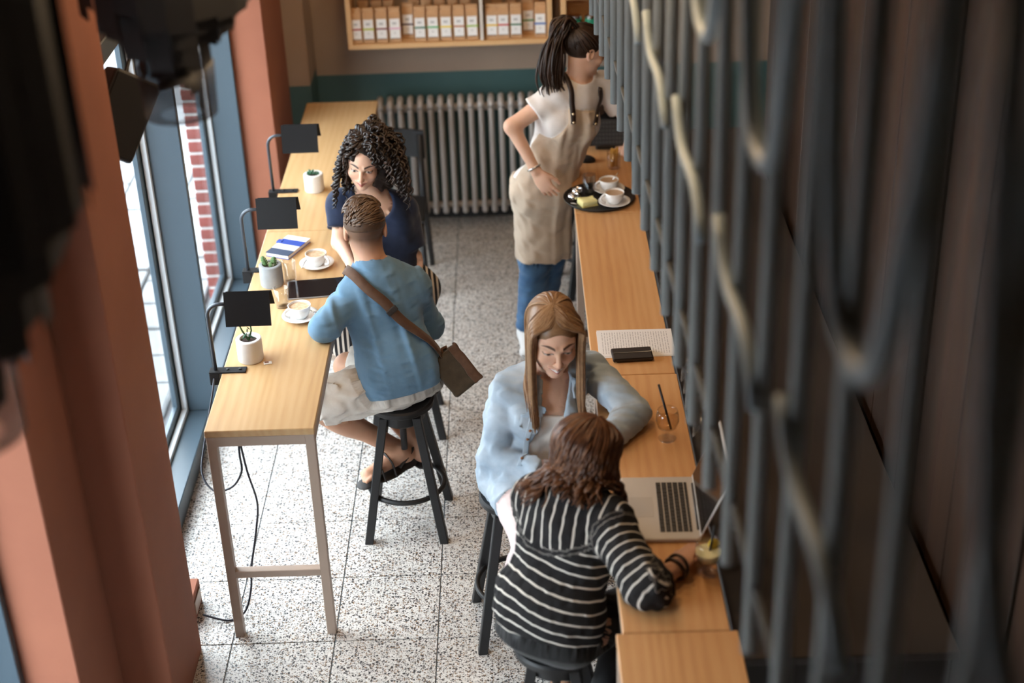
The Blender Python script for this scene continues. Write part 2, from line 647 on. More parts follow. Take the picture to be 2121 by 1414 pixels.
# ---------------------------------------------------------------- empty chair by the radiator
t = thing('dining_chair', 'empty black wooden chair with a curved backrest before the radiator', 'chair', (-.70, 7.74, 0), 0)
MB().box((-.19, -.19, .43), (.19, .17, .455), .012, seg=2).build('seat', M_BLACK, t)
for sx in (-1, 1):
    MB().tube([(sx * .185, -.185, 0), (sx * .165, -.165, .43)], [.015, .018], 8).build('leg', M_BLACK, t, True)
    MB().tube([(sx * .195, .20, 0), (sx * .17, .165, .44), (sx * .165, .20, .80)], [.015, .019, .016], 8).build('leg', M_BLACK, t, True)
bkm = MB()
arc = [(-.19 + .38 * k / 12, .205 + .05 * (1 - ((k - 6) / 6) ** 2)) for k in range(13)]
for z0, z1 in ((.66, .82), ):
    vs = []
    for (x, y) in arc:
        vs.append([bkm.bm.verts.new((x, y - .009, z0)), bkm.bm.verts.new((x, y + .009, z0)), bkm.bm.verts.new((x, y + .012, z1)), bkm.bm.verts.new((x, y - .006, z1))])
    for A, B in zip(vs, vs[1:]):
        for k in range(4):
            bkm.bm.faces.new((A[k], A[(k + 1) % 4], B[(k + 1) % 4], B[k]))
    bkm.bm.faces.new(vs[0])
    bkm.bm.faces.new(vs[-1][::-1])
bkm.build('backrest', M_BLACK, t)
MB().tube([(-.17, -.17, .2), (.17, -.17, .2)], .01, 8).build('stretcher', M_BLACK, t, True)

# ---------------------------------------------------------------- radiator
M_RAD = mat('silver_radiator_paint', (.40, .37, .345), .42, .15)
t = thing('column_radiator', 'old grey cast iron column radiator below the teal wall', 'radiator', (-.785, 8.46, 0))
sec = MB()
for y in (-.055, .055):
    sec.tube([(0, y, .14), (0, y, .16), (0, y, .76), (0, y, .78)], [.012, .0165, .0165, .014], 10)
sec.tube([(0, -.055, .775), (0, -.05, .80), (0, -.03, .818), (0, .03, .818), (0, .05, .80), (0, .055, .775)], [.018, .021, .019, .019, .021, .018], 10)
sec.tube([(0, -.055, .15), (0, -.045, .125), (0, 0, .112), (0, .045, .125), (0, .055, .15)], .018, 10)
sm = sec.mesh('radiator_section')
sm.materials.append(M_RAD)
sm.polygons.foreach_set('use_smooth', [True] * len(sm.polygons))
for k in range(18):
    o = bpy.data.objects.new('radiator_section', sm)
    C.objects.link(o)
    o.location = (.0 + k * .0588, 0, 0)
    o.parent = t
for z, r in ((.765, .024), (.150, .020)):
    MB().tube([(-.02, 0, z), (17.4 * .0588, 0, z)], r, 12).build('connecting_pipe', M_RAD, t, True)
for x in (.0, 17 * .0588):
    MB().box((x - .012, -.06, 0), (x + .012, .06, .10), .003).build('foot', M_RAD, t)

# ---------------------------------------------------------------- wall shelf of coffee bags
M_SHELF = wood('light_pine_shelf', ((.58, .33, .14), (.68, .42, .20), (.74, .48, .25)), 'X', .5)
M_KRAFT = noisy('kraft_paper', (.46, .26, .13), (.55, .33, .17), 20, .8, .15)
M_LABEL = mat('white_paper_label', (.80, .79, .77), .6)
M_PRINT = mat('grey_label_print', (.45, .45, .45), .7)
t = thing('wall_shelf', 'light wooden wall shelf holding the row of paper coffee bags', 'shelf', (-.352, 8.35, 1.165))
W = .578
MB().box((-W, 0, 0), (W, .265, .028), .002).build('bottom_board', M_SHELF, t)
MB().box((-W, 0, .44), (W, .265, .468), .002).build('top_board', M_SHELF, t)
MB().box((-W, 0, .028), (-W + .028, .265, .44), .002).build('side_board', M_SHELF, t)
MB().box((W - .028, 0, .028), (W, .265, .44), .002).build('side_board', M_SHELF, t)
MB().box((-W + .028, .25, .028), (W - .028, .262, .44)).build('back_panel', mat('shelf_back_brown', (.34, .24, .16), .8), t)  # back panel in a darker brown than the boards
MB().box((.172, .005, .028), (.190, .25, .44), .002).build('divider', mat('white_divider', (.68, .62, .55), .5), t)


def coffee_bag(x, y, band, label, rz=0.0, sc=1.0):
    b = thing('coffee_bag', label, 'bag', (x, y, 1.1935), rz, 'coffee bags on the wall shelf')
    m = MB()
    wv, d, h = .0325, .028, .165
    prof = [(wv, d, 0), (wv, d, .137), (wv * .99, d * .8, .155), (wv * .98, d * .30, .175)]
    rings = [[m.bm.verts.new((sx * a, sy * c, z)) for sx, sy in ((-1, -1), (1, -1), (1, 1), (-1, 1))] for a, c, z in prof]
    m.bm.faces.new(rings[0][::-1])
    m.bm.faces.new(rings[-1])
    for A, B in zip(rings, rings[1:]):
        for k in range(4):
            m.bm.faces.new((A[k], A[(k + 1) % 4], B[(k + 1) % 4], B[k]))
    bmesh.ops.bevel(m.bm, geom=m.bm.edges[:], offset=.002, segments=1, affect='EDGES')
    m.build('paper_bag', M_KRAFT, b)
    MB().box((-wv * .98, -.009, .172), (wv * .98, .009, .196), .002).build('folded_top', M_KRAFT, b)
    lb = MB().box((-.0275, -d - .0022, .022), (.0275, -d - .0004, .136)).build('label', M_LABEL, b)
    pr = MB()
    pr.box((-.013, -d - .0026, .104), (.010, -d - .0021, .116))
    pr.box((-.006, -d - .0026, .052), (.004, -d - .0021, .058))
    pr.build('print', M_PRINT, lb)['kind'] = 'stuff'
    MB().box((-.0265, -d - .0028, .021), (.0265, -d - .0018, .0245)).build('label_edge', M_BLACK, lb)
    MB().box((-wv - .0012, -d - .0034, .076), (wv + .0012, -d - .0016, .0855)).build('colour_band', band, b)
    b.scale = (sc, sc, sc)
    return b


bands = [('dull red', (.42, .05, .04)), ('lime', (.45, .50, .02)), ('dark red', (.22, .02, .025)), ('pale pink', (.72, .42, .55)), ('plum', (.06, .02, .05)),
         ('dark green', (.02, .16, .09)), ('green', (.10, .42, .14)), ('yellow', (.80, .60, .04)), ('orange brown', (.48, .16, .04)), ('light green', (.38, .55, .10)),
         ('golden yellow', (.80, .52, .03)), ('bright red', (.55, .03, .03)), ('forest green', (.03, .15, .06)), ('leaf green', (.05, .25, .05)), ('blue', (.02, .12, .45))]
xs = [-.882, -.810, -.736, -.662, -.591, -.520, -.446, -.372, -.298, -.226, -.113, -.049, .022, .091, .160]
for k, ((cn, cc), x) in enumerate(zip(bands, xs)):
    back = k in (4, 13)
    coffee_bag(x, 8.475 if back else 8.405, mat('band_' + cn.replace(' ', '_'), cc, .5), 'kraft coffee bag with %s band around its white label' % cn, rnd.uniform(-.05, .05))
for k, x in enumerate((-.845, -.77, -.70, -.556, -.485, -.41, -.335, -.262, -.085, .0, .19 - .065)):
    m = MB().box((-.031, -.022, 0), (.031, .022, .205), .006)
    o = m.build('coffee_bag', M_KRAFT)
    o.location = (x, 8.525, 1.1935)
    tag(o, 'plain kraft coffee bag standing in the shelf\'s rear row', 'bag', 'rear row of coffee bags')

t = thing('wall_rack', 'second light wooden wall rack behind the waitress\'s head', 'shelf', (.45, 8.35, 1.17))
MB().box((-.175, 0, 0), (-.145, .26, .5), .002).build('side_board', M_SHELF, t)
MB().box((.3, 0, 0), (.33, .26, .5), .002).build('side_board', M_SHELF, t)
MB().box((-.145, 0, 0), (.3, .26, .028), .002).build('bottom_board', M_SHELF, t)
MB().box((-.145, .24, .028), (.3, .255, .5)).build('back_panel', M_SHELF, t)
MB().box((-.145, 0, .24), (.3, .24, .262), .002).build('middle_board', M_SHELF, t)
M_GREEN = mat('green_tin', (.02, .22, .13), .35)
for k, (dx, dz) in enumerate(((-.09, .028), (-.09, .262), (.0, .028), (.0, .262))):
    g = thing('tea_tin', 'small green tin standing in the second wall rack', 'tin', (.45 + dx, 8.43, 1.1705 + dz), 0, 'green tins in the wall rack')
    MB().lathe([(0, 0), (.034, 0), (.036, .004), (.036, .085), (0, .085)], 20).build('body', M_GREEN, g, 'auto')
    MB().lathe([(0, .085), (.037, .085), (.037, .10), (.012, .103), (0, .103)], 20).build('lid', M_CHROME, g, 'auto')

# ---------------------------------------------------------------- clamp lamps on the table edge
M_LAMP = mat('lamp_black_metal', (.006, .006, .007), .7, 0, .3)


def clamp_lamp(label, y):
    t = thing('table_lamp', label, 'lamp', (-1.16, y, HT), 0, 'black clamp lamps along the table')
    MB().box((-.05, -.021, .0005), (.092, .021, .0065), .001).build('clamp_plate', M_LAMP, t)
    MB().box((-.05, -.021, -.05), (-.012, .021, .0005), .002).build('clamp_jaw', M_LAMP, t)
    for x in (.02, .068):
        MB().lathe([(0, .0065), (.006, .0065), (.006, .010), (0, .011)], 10, (x, 0, 0)).build('screw', M_BLACK, t)
    pts = [(-.026, 0, .006), (-.028, 0, .24)]
    for k in range(1, 8):
        a = PI / 2 * k / 7
        pts.append((-.028 + .05 * (1 - math.cos(a)), 0, .24 + .05 * math.sin(a)))
    pts += [(.055, 0, .2905)]
    MB().tube(pts, .0075, 10).build('stem', mat('lamp_stem_grey', (.05, .06, .075), .35, .3), t, True)
    sh = MB()
    # folded sheet: steep front plate, sloping back plate, closed ends
    sh.bm.verts.ensure_lookup_table()
    m1 = Matrix.Translation((.045, -.012, .345)) @ Matrix.Rotation(math.radians(-12), 4, 'X')
    sh.box((0, 0, -.135), (.172, .003, 0), 0, m1)
    m2 = Matrix.Translation((.055, -.012, .346)) @ Matrix.Rotation(math.radians(28), 4, 'X')
    sh.box((0, 0, -.085), (.172, .003, 0), 0, m2)
    sh.build('shade', M_LAMP, t)
    MB().tube([(.07, .004, .30), (.20, .004, .30)], .008, 8).build('light_tube', mat('unlit_tube', (.5, .48, .45), .4), t, True)
    return t


lamp1 = clamp_lamp('black clamp lamp beside the white pot of leggy succulent', 5.098)
lamp2 = clamp_lamp('black clamp lamp beside the blue and white notebook', 5.975)
lamp3 = clamp_lamp('black clamp lamp on the table nearest the radiator', 6.845)

# lamp cable hanging down to the floor socket
def smooth_path(pts, n=8):
    out = []
    P_ = [Vector(p) for p in pts]
    for i in range(len(P_) - 1):
        p0, p1, p2, p3 = P_[max(i - 1, 0)], P_[i], P_[i + 1], P_[min(i + 2, len(P_) - 1)]
        for k in range(n):
            s = k / n
            out.append(.5 * ((2 * p1) + (p2 - p0) * s + (2 * p0 - 5 * p1 + 4 * p2 - p3) * s * s + (3 * p1 - p0 - 3 * p2 + p3) * s ** 3))
    out.append(P_[-1])
    return out


M_CABLE = mat('dark_blue_cable', (.02, .022, .035), .5)
m = MB().tube(smooth_path([(-1.192, 5.09, .94), (-1.20, 5.04, .88), (-1.235, 4.95, .72), (-1.24, 4.86, .64), (-1.19, 4.80, .60), (-1.11, 4.76, .64), (-1.062, 4.74, .72), (-1.058, 4.73, .80), (-1.055, 4.735, .885)]), .0042, 6)
m.tube(smooth_path([(-1.055, 4.74, .885), (-1.05, 4.78, .70), (-1.045, 4.86, .50), (-1.07, 4.90, .35), (-1.10, 4.86, .20), (-1.11, 4.82, .10), (-1.14, 4.79, .02), (-1.20, 4.76, .006), (-1.30, 4.77, .03)]), .0042, 6)
tag(m.build('lamp_cable', M_CABLE, None, True), 'dark cable looping from the clamp lamp down to the floor', 'cable')
sb = thing('socket_box', 'small brown socket box on the floor beside the terracotta pier', 'box', (-1.365, 4.83, 0))
MB().box((-.045, -.075, 0), (.035, .075, .11), .004).build('housing', M_ORANGE, sb)
MB().box((.0355, -.055, .025), (.040, .055, .085), .002).build('cover_plate', M_FRAME, sb)

# ---------------------------------------------------------------- loudspeaker on the window head
t = thing('loudspeaker', 'black wall loudspeaker hanging beside the terracotta pier', 'speaker', (-1.365, 4.98, 2.045))
m1 = Matrix.Rotation(math.radians(20), 4, 'Z') @ Matrix.Rotation(math.radians(33), 4, 'Y') @ Matrix.Rotation(math.radians(-16), 4, 'X')
MB().box((-.085, -.08, -.145), (.085, .08, .145), .014, m1, 2).build('cabinet', M_BLACK, t)
MB().box((-.075, -.086, -.135), (.075, -.079, .135), .004, m1, 2).build('grille', mat('black_grille_cloth', (.012, .012, .012), .9), t)
MB().tube([(-.03, .03, .05), (-.12, .08, .13), (-.22, .10, .16)], .012, 8).build('bracket', M_BLACK, t, True)
m = MB().tube(smooth_path([(-1.36, 5.06, 2.12), (-1.34, 5.2, 2.22), (-1.37, 5.4, 2.34), (-1.45, 5.55, 2.5), (-1.56, 5.6, 2.62)]), .006, 6)
tag(m.build('speaker_cable', M_BLACK, None, True), 'black cable curving up from the loudspeaker to the wall', 'cable')

# ---------------------------------------------------------------- black strip chandeliers
M_STRIP = mat('black_strip', (.012, .012, .013), .6)
mv = bpy.data.materials.new('sheer_black_mesh')
mv.use_nodes = True
t_ = mv.node_tree
bs = t_.nodes['Principled BSDF']
bs.inputs['Base Color'].default_value = (.03, .03, .035, 1)
bs.inputs['Alpha'].default_value = .55


def chandelier(label, loc, R0, zb, zrim, seed, ztop):
    t = thing('strip_chandelier', label, 'chandelier', loc, 0, 'black strip chandeliers')
    r_ = random.Random(seed)
    for ring in range(5):
        rad = R0 * (1 - ring * .19)
        n = max(5, int(2 * PI * rad / .062))
        for k in range(n):
            a = 2 * PI * (k + .5 * (ring % 2)) / n + seed
            f = (1 - ring / 4)
            bot = zb + (zrim - zb) * f ** 1.1 + r_.uniform(-.03, .03)
            o = MB().box((-.033, -.0015, bot), (.033, .0015, ztop - .01)).build('strip', M_STRIP, t)
            o.location = (rad * math.cos(a), rad * math.sin(a), 0)
            o.rotation_euler = (0, 0, a + PI / 2 + r_.uniform(-.2, .2))
    MB().lathe([(0, ztop), (R0 + .01, ztop), (R0 + .01, ztop - .012), (0, ztop - .012)], 32).build('top_plate', M_STRIP, t)
    MB().tube([(0, 0, ztop), (0, 0, 4.6 - loc[2])], .006, 8).build('cord', M_STRIP, t)
    MB().lathe([(.055, zb - .075), (.095, zb - .075), (.10, zb + .06), (.055, zb + .06)], 24).build('sheer_band', mv, t, True)
    MB().lathe([(0, zb + .02), (.02, zb + .03), (.028, zb + .06), (.015, zb + .1), (0, zb + .1)], 16).build('bulb', mat('smoked_bulb_glass', (.25, .15, .07), .2), t, True)
    return t


chandelier('black fringe chandelier of hanging strips in front of the window mullion', (-.875, 3.80, 2.5), .205, .045, .27, 1, .75)
chandelier('big black fringe chandelier of hanging strips before the terracotta piers', (-.985, 2.30, 2.5), .275, .0, .34, 2, .75)

# ---------------------------------------------------------------- hanging metal screen over the bar
M_STEEL = mat('grey_steel_bar', (.27, .30, .30), .45, .0)
M_ORN = mat('pale_steel_ornament', (.38, .47, .52), .5, .0)
t = thing('hanging_screen', 'grey steel bar screen with curved ornaments hanging above the bar', 'screen', (.465, 0, 1.85))
t.rotation_euler = (0, 0, math.atan(.016))
zb_, zt_ = 0.0, 2.75
bm_ = MB().tube([(0, 0, 0), (0, 0, zt_)], .0165, 12).mesh('bar')
bm_.materials.append(M_STEEL)
bm_.polygons.foreach_set('use_smooth', [len(p.vertices) == 4 for p in bm_.polygons])
for k in range(24):
    o = bpy.data.objects.new('bar', bm_)
    C.objects.link(o)
    o.location = (0, .62 + k * .285, 0)
    o.parent = t
y0_, y1_ = .55, 7.25
for z in (.16, 2.7):
    MB().box((-.006, y0_, z), (.006, y1_, z + .012), .002).build('rail', mat('dark_steel_rail', (.10, .115, .125), .5), t)
for j in range(9):
    yc = 1.68 + (j - 1) * .685
    pts = []
    for k in range(17):
        u = (k - 8) / 8
        pts.append((-.02, yc + .26 * math.copysign(abs(u) ** .8, u), 1.03 + .62 * abs(u) ** 2.3))
    MB().tube(pts, .016, 10).build('curved_ornament', M_ORN, t, True)
    yd = 1.84 + (j - 1) * .70
    pts = [(-.02, yd + .24 * u, .655 + .10 * u * u * u - .02 * u) for u in [(k - 6) / 6 for k in range(13)]]
    MB().tube(pts, .0135, 10).build('swag_ornament', M_ORN, t, True)
# steel hangers to the ceiling
for y in (1.0, 3.0, 5.0, 7.0):
    MB().tube([(0, y, 2.72), (0, y, 2.75)], .012, 8).build('hanger', M_STEEL, t)

# ---------------------------------------------------------------- pendant lamps over the bar (warm light)
M_SHADE = mat('dark_enamel_shade', (.03, .03, .03), .35)


def pendant(label, loc, power):
    t = thing('pendant_lamp', label, 'lamp', loc, 0, 'warm pendant lamps')
    MB().lathe([(.02, .16), (.05, .14), (.11, .06), (.13, 0), (.126, 0), (.105, .058), (.045, .135), (.018, .15)], 28).build('shade', M_SHADE, t, True)
    MB().tube([(0, 0, .15), (0, 0, 4.6 - loc[2])], .005, 6).build('cord', M_STRIP, t)
    e = bpy.data.materials.get('warm_bulb')
    if e is None:
        e = mat('warm_bulb', (1, .8, .55), .4)
        nb = e.node_tree.nodes['Principled BSDF']
        nb.inputs['Emission Color'].default_value = (1, .62, .28, 1)
        nb.inputs['Emission Strength'].default_value = 8
    MB().lathe([(0, .03), (.022, .04), (.03, .065), (.02, .095), (0, .10)], 14).build('bulb', e, t, True)
    d = bpy.data.lights.new('pendant_light', 'POINT')
    d.energy = power
    d.color = (1, .70, .42)
    d.shadow_soft_size = .08
    o = bpy.data.objects.new('pendant_light', d)
    C.objects.link(o)
    o.parent = t
    o.location = (0, 0, -.02)
    return t


for k, y in enumerate((3.45, 4.45, 5.45, 6.45)):
    pendant('dark enamel pendant lamp glowing warm above the bar tables', (-.22, y, 3.30), 30)
for k, y in enumerate((2.9, 5.0)):
    pendant('dark enamel pendant lamp glowing warm above the service counter', (.98, y, 3.45), 5)
for k, (x, y, p) in enumerate(((.05, 7.5, 14), (-.55, 7.7, 10))):
    pendant('dark enamel pendant lamp glowing warm before the back wall', (x, y, 3.1), p)
# ---------------------------------------------------------------- sculpting: distance fields meshed with surface nets
def V3(*a):
    return np.array(a, float)


def nrm(v):
    v = np.asarray(v, float)
    return v / (np.linalg.norm(v) + 1e-12)


def frame(fwd, up):
    """rows: side (person's right), forward, up"""
    f = nrm(fwd)
    u = np.asarray(up, float)
    u = nrm(u - f * u.dot(f))
    return np.stack([np.cross(f, u), f, u])


class Sdf:
    def __init__(self):
        self.ops = []

    def add(self, fn, lo, hi, k=.02, mode='u'):
        self.ops.append((fn, np.asarray(lo, float), np.asarray(hi, float), k, mode))
        return self

    def cone(self, a, b, r1, r2, k=.02, mode='u', sq=None, caps=(None, None), off=0.0):
        """tapered capsule; sq=(axis, s) flattens it along an axis; caps cut it flat at an end (value = extra length)"""
        a, b = np.asarray(a, float), np.asarray(b, float)
        r1, r2 = r1 + off, r2 + off
        ba = b - a
        L2 = ba.dot(ba) + 1e-12
        d_ = ba / math.sqrt(L2)

        def fn(x, y, z):
            px, py, pz = x - a[0], y - a[1], z - a[2]
            t = (px * ba[0] + py * ba[1] + pz * ba[2]) / L2
            tc = np.clip(t, 0, 1)
            qx, qy, qz = px - tc * ba[0], py - tc * ba[1], pz - tc * ba[2]
            sc = 1.0
            if sq is not None:
                n, s = sq
                dn = qx * n[0] + qy * n[1] + qz * n[2]
                e = (1 / s - 1)
                qx, qy, qz = qx + dn * n[0] * e, qy + dn * n[1] * e, qz + dn * n[2] * e
                sc = min(1., s) * .5 + .5
            d = (np.sqrt(qx * qx + qy * qy + qz * qz) - (r1 + (r2 - r1) * tc)) * sc
            if caps[0] is not None:
                d = np.maximum(d, -(px * d_[0] + py * d_[1] + pz * d_[2]) - caps[0])
            if caps[1] is not None:
                d = np.maximum(d, (px - ba[0]) * d_[0] + (py - ba[1]) * d_[1] + (pz - ba[2]) * d_[2] - caps[1])
            return d
        R = max(r1, r2) * (max(1, sq[1]) if sq is not None else 1)
        return self.add(fn, np.minimum(a, b) - R, np.maximum(a, b) + R, k, mode)

    def ell(self, c, r, F=None, k=.02, mode='u', off=0.0):
        c, r = np.asarray(c, float), np.asarray(r, float) + off
        F = np.eye(3) if F is None else F

        def fn(x, y, z):
            px, py, pz = x - c[0], y - c[1], z - c[2]
            k0 = 0
            k1 = 0
            for i in range(3):
                q = px * F[i][0] + py * F[i][1] + pz * F[i][2]
                k0 = k0 + (q / r[i]) ** 2
                k1 = k1 + (q / r[i] ** 2) ** 2
            k0 = np.sqrt(k0)
            k1 = np.sqrt(k1) + 1e-9
            return k0 * (k0 - 1) / k1
        e = np.sqrt(((F * r[:, None]) ** 2).sum(0))
        return self.add(fn, c - e, c + e, k, mode)

    def box(self, c, h, F=None, rad=.004, k=.008, mode='u'):
        c, h = np.asarray(c, float), np.asarray(h, float)
        F = np.eye(3) if F is None else F

        def fn(x, y, z):
            px, py, pz = x - c[0], y - c[1], z - c[2]
            s2 = 0
            mx = None
            for i in range(3):
                q = np.abs(px * F[i][0] + py * F[i][1] + pz * F[i][2]) - (h[i] - rad)
                s2 = s2 + np.maximum(q, 0) ** 2
                mx = q if mx is None else np.maximum(mx, q)
            return np.sqrt(s2) + np.minimum(mx, 0) - rad
        e = (np.abs(F) * h[:, None]).sum(0)
        return self.add(fn, c - e, c + e, k, mode)

    def plane(self, p, n, k=.004):
        """keep the side the normal points away from"""
        p, n = np.asarray(p, float), nrm(n)
        return self.add(lambda x, y, z: (x - p[0]) * n[0] + (y - p[1]) * n[1] + (z - p[2]) * n[2], (-9, -9, -9), (9, 9, 9), k, 'i')

    def warp(self, fn):
        return self.add(fn, (-9, -9, -9), (9, 9, 9), 0, 'w')

    def bounds(self):
        us = [o for o in self.ops if o[4] == 'u']
        return np.min([o[1] for o in us], 0), np.max([o[2] for o in us], 0)

    @staticmethod
    def comb(a, b, k, mode):
        if mode == 'u':
            h = np.clip(.5 + .5 * (a - b) / k, 0, 1)
            return a + (b - a) * h - k * h * (1 - h)
        if mode == 's':
            b = -b
        if mode == 'w':
            return a + b
        h = np.clip(.5 - .5 * (a - b) / k, 0, 1)
        return a + (b - a) * h + k * h * (1 - h)

    def at(self, P_):
        P_ = np.asarray(P_, float)
        x, y, z = P_[..., 0], P_[..., 1], P_[..., 2]
        d = np.full(x.shape, 1.0)
        for fn, lo, hi, k, mode in self.ops:
            d = self.comb(d, fn(x, y, z), max(k, 1e-4), mode)
        return d

    def grad(self, P_):
        e = .004
        g = np.stack([self.at(P_ + np.eye(3)[i] * e) - self.at(P_ - np.eye(3)[i] * e) for i in range(3)], -1)
        return g / (np.linalg.norm(g, axis=-1, keepdims=True) + 1e-9)

    def push_out(self, P_, gap, n=3):
        P_ = np.array(P_, float)
        for _ in range(n):
            d = self.at(P_)
            bad = d < gap
            if not bad.any():
                break
            g = self.grad(P_[bad])
            P_[bad] += g * (gap - d[bad])[:, None]
        return P_

    def snap(self, P_, gap, n=5):
        P_ = np.array(P_, float)
        for _ in range(n):
            P_ += self.grad(P_) * (gap - self.at(P_))[:, None]
        return P_

    def grid(self, lo, hi, h):
        lo = np.asarray(lo, float)
        n = np.maximum(((np.asarray(hi) - lo) / h).astype(int) + 1, 3)
        ax = [lo[i] + h * np.arange(n[i]) for i in range(3)]
        G = np.full(n, .2, np.float32)
        for fn, a, b, k, mode in self.ops:
            m = k + 3 * h
            i0 = [max(0, int((a[i] - m - lo[i]) / h)) for i in range(3)]
            i1 = [min(n[i], int((b[i] + m - lo[i]) / h) + 2) for i in range(3)]
            if any(i0[i] >= i1[i] for i in range(3)):
                continue
            s = tuple(slice(i0[i], i1[i]) for i in range(3))
            x = ax[0][s[0]][:, None, None]
            y = ax[1][s[1]][None, :, None]
            z = ax[2][s[2]][None, None, :]
            G[s] = self.comb(G[s], fn(x, y, z), max(k, 1e-4), mode)
        return G, lo

    def nets(self, lo, hi, h):
        G, o = self.grid(lo, hi, h)
        s = G < 0
        n = np.array(G.shape)
        cnt = np.zeros(n - 1, np.int8)
        for i in (0, 1):
            for j in (0, 1):
                for k in (0, 1):
                    cnt += s[i:n[0] - 1 + i, j:n[1] - 1 + j, k:n[2] - 1 + k]
        mask = (cnt > 0) & (cnt < 8)
        cells = np.argwhere(mask)
        idx = np.full(n - 1, -1, np.int64)
        idx[mask] = np.arange(len(cells))
        acc = np.zeros((len(cells), 3))
        num = np.zeros(len(cells))
        cor = [(i, j, k) for i in (0, 1) for j in (0, 1) for k in (0, 1)]
        val = {c: G[cells[:, 0] + c[0], cells[:, 1] + c[1], cells[:, 2] + c[2]] for c in cor}
        for a in cor:
            for d in range(3):
                if a[d] == 1:
                    continue
                b = tuple(1 if q == d else a[q] for q in range(3))
                va, vb = val[a], val[b]
                x = (va < 0) != (vb < 0)
                t = np.where(x, va / np.where(x, va - vb, 1), 0)
                p = np.tile(np.array(a, float), (len(cells), 1))
                p[:, d] += t
                acc += np.where(x[:, None], p, 0)
                num += x
        vs = o + h * (cells + acc / np.maximum(num, 1)[:, None])
        quads = []
        for d in range(3):
            e1, e2 = (d + 1) % 3, (d + 2) % 3
            sl0 = [slice(None)] * 3
            sl1 = [slice(None)] * 3
            sl0[d] = slice(0, n[d] - 1)
            sl1[d] = slice(1, n[d])
            s0, s1 = s[tuple(sl0)], s[tuple(sl1)]
            ed = np.argwhere(s0 != s1)
            ed = ed[(ed[:, e1] > 0) & (ed[:, e2] > 0) & (ed[:, e1] < n[e1] - 1) & (ed[:, e2] < n[e2] - 1)]
            sg = s0[ed[:, 0], ed[:, 1], ed[:, 2]]
            u1 = np.eye(3, dtype=int)[e1]
            u2 = np.eye(3, dtype=int)[e2]
            q = [ed - u1 - u2, ed - u2, ed, ed - u1]
            Q = np.stack([idx[c[:, 0], c[:, 1], c[:, 2]] for c in q], 1)
            Q = np.where(sg[:, None], Q, Q[:, ::-1])
            quads.append(Q)
        return vs, np.concatenate(quads)

    def mesh(self, name, h, fine=()):
        """coarse mesh of the whole, with finer boxes (lo, hi, h) stitched in"""
        lo, hi = self.bounds()
        v, q = self.nets(lo - 3 * h, hi + 3 * h, h)
        if fine:
            cen = v[q].mean(1)
            keep = np.ones(len(q), bool)
            for (a, b, hh) in fine:
                m = 1.2 * h
                keep &= ~np.all((cen > np.asarray(a) + m) & (cen < np.asarray(b) - m), 1)
            q = q[keep]
            vv, qq = [v], [q]
            off = len(v)
            for (a, b, hh) in fine:
                v2, q2 = self.nets(a, b, hh)
                vv.append(v2)
                qq.append(q2 + off)
                off += len(v2)
            v, q = np.concatenate(vv), np.concatenate(qq)
            used = np.zeros(len(v), bool)
            used[q.ravel()] = True
            rem = np.cumsum(used) - 1
            v, q = v[used], rem[q]
        return np_mesh(name, v, q), v


def np_mesh(name, v, q, smooth=True):
    me = bpy.data.meshes.new(name)
    k = q.shape[1]
    me.vertices.add(len(v))
    me.vertices.foreach_set('co', np.asarray(v, np.float32).ravel())
    me.loops.add(q.size)
    me.loops.foreach_set('vertex_index', q.astype(np.int32).ravel())
    me.polygons.add(len(q))
    me.polygons.foreach_set('loop_start', (np.arange(len(q)) * k).astype(np.int32))
    if smooth:
        me.polygons.foreach_set('use_smooth', np.ones(len(q), bool))
    me.update(calc_edges=True)
    me.validate()
    return me


def set_attr(me, name, arr):
    arr = np.asarray(arr, np.float32)
    if arr.ndim == 1:
        a = me.attributes.new(name, 'FLOAT', 'POINT')
        a.data.foreach_set('value', arr)
    else:
        a = me.attributes.new(name, 'FLOAT_COLOR', 'POINT')
        a.data.foreach_set('color', np.concatenate([arr, np.ones((len(arr), 1), np.float32)], 1).ravel())


def locks_mesh(name, paths, nside=5):
    """paths: list of (pts Nx3, radii N, flat) -> one mesh of tapering tubes; stores how far along each lock a vertex is"""
    vs, qs, ts, rd = [], [], [], []
    off = 0
    for li, (P_, R_) in enumerate(paths):
        P_ = np.asarray(P_, float)
        n = len(P_)
        T = np.gradient(P_, axis=0)
        T /= np.linalg.norm(T, axis=1, keepdims=True) + 1e-9
        A = np.zeros_like(P_)
        a = np.cross(T[0], (.3, .5, .81))
        a = nrm(a)
        for i in range(n):
            a = a - T[i] * a.dot(T[i])
            a = nrm(a)
            A[i] = a
        B = np.cross(T, A)
        ang = np.arange(nside) * 2 * PI / nside
        ring = P_[:, None, :] + (A[:, None, :] * np.cos(ang)[None, :, None] + B[:, None, :] * np.sin(ang)[None, :, None]) * np.asarray(R_)[:, None, None]
        vs.append(ring.reshape(-1, 3))
        ii, kk = np.meshgrid(np.arange(n - 1), np.arange(nside), indexing='ij')
        k2 = (kk + 1) % nside
        qs.append(np.stack([ii * nside + kk, ii * nside + k2, (ii + 1) * nside + k2, (ii + 1) * nside + kk], -1).reshape(-1, 4) + off)
        ts.append(np.repeat(np.linspace(0, 1, n), nside))
        rd.append(np.full(n * nside, ((li * 7919) % 1000) / 1000.))
        off += n * nside
    return np.concatenate(vs), np.concatenate(qs), np.concatenate(ts), np.concatenate(rd)


def bend(pts, n=10):
    """smooth curve through points, as an array"""
    return np.array([list(p) for p in smooth_path([tuple(p) for p in pts], n)])


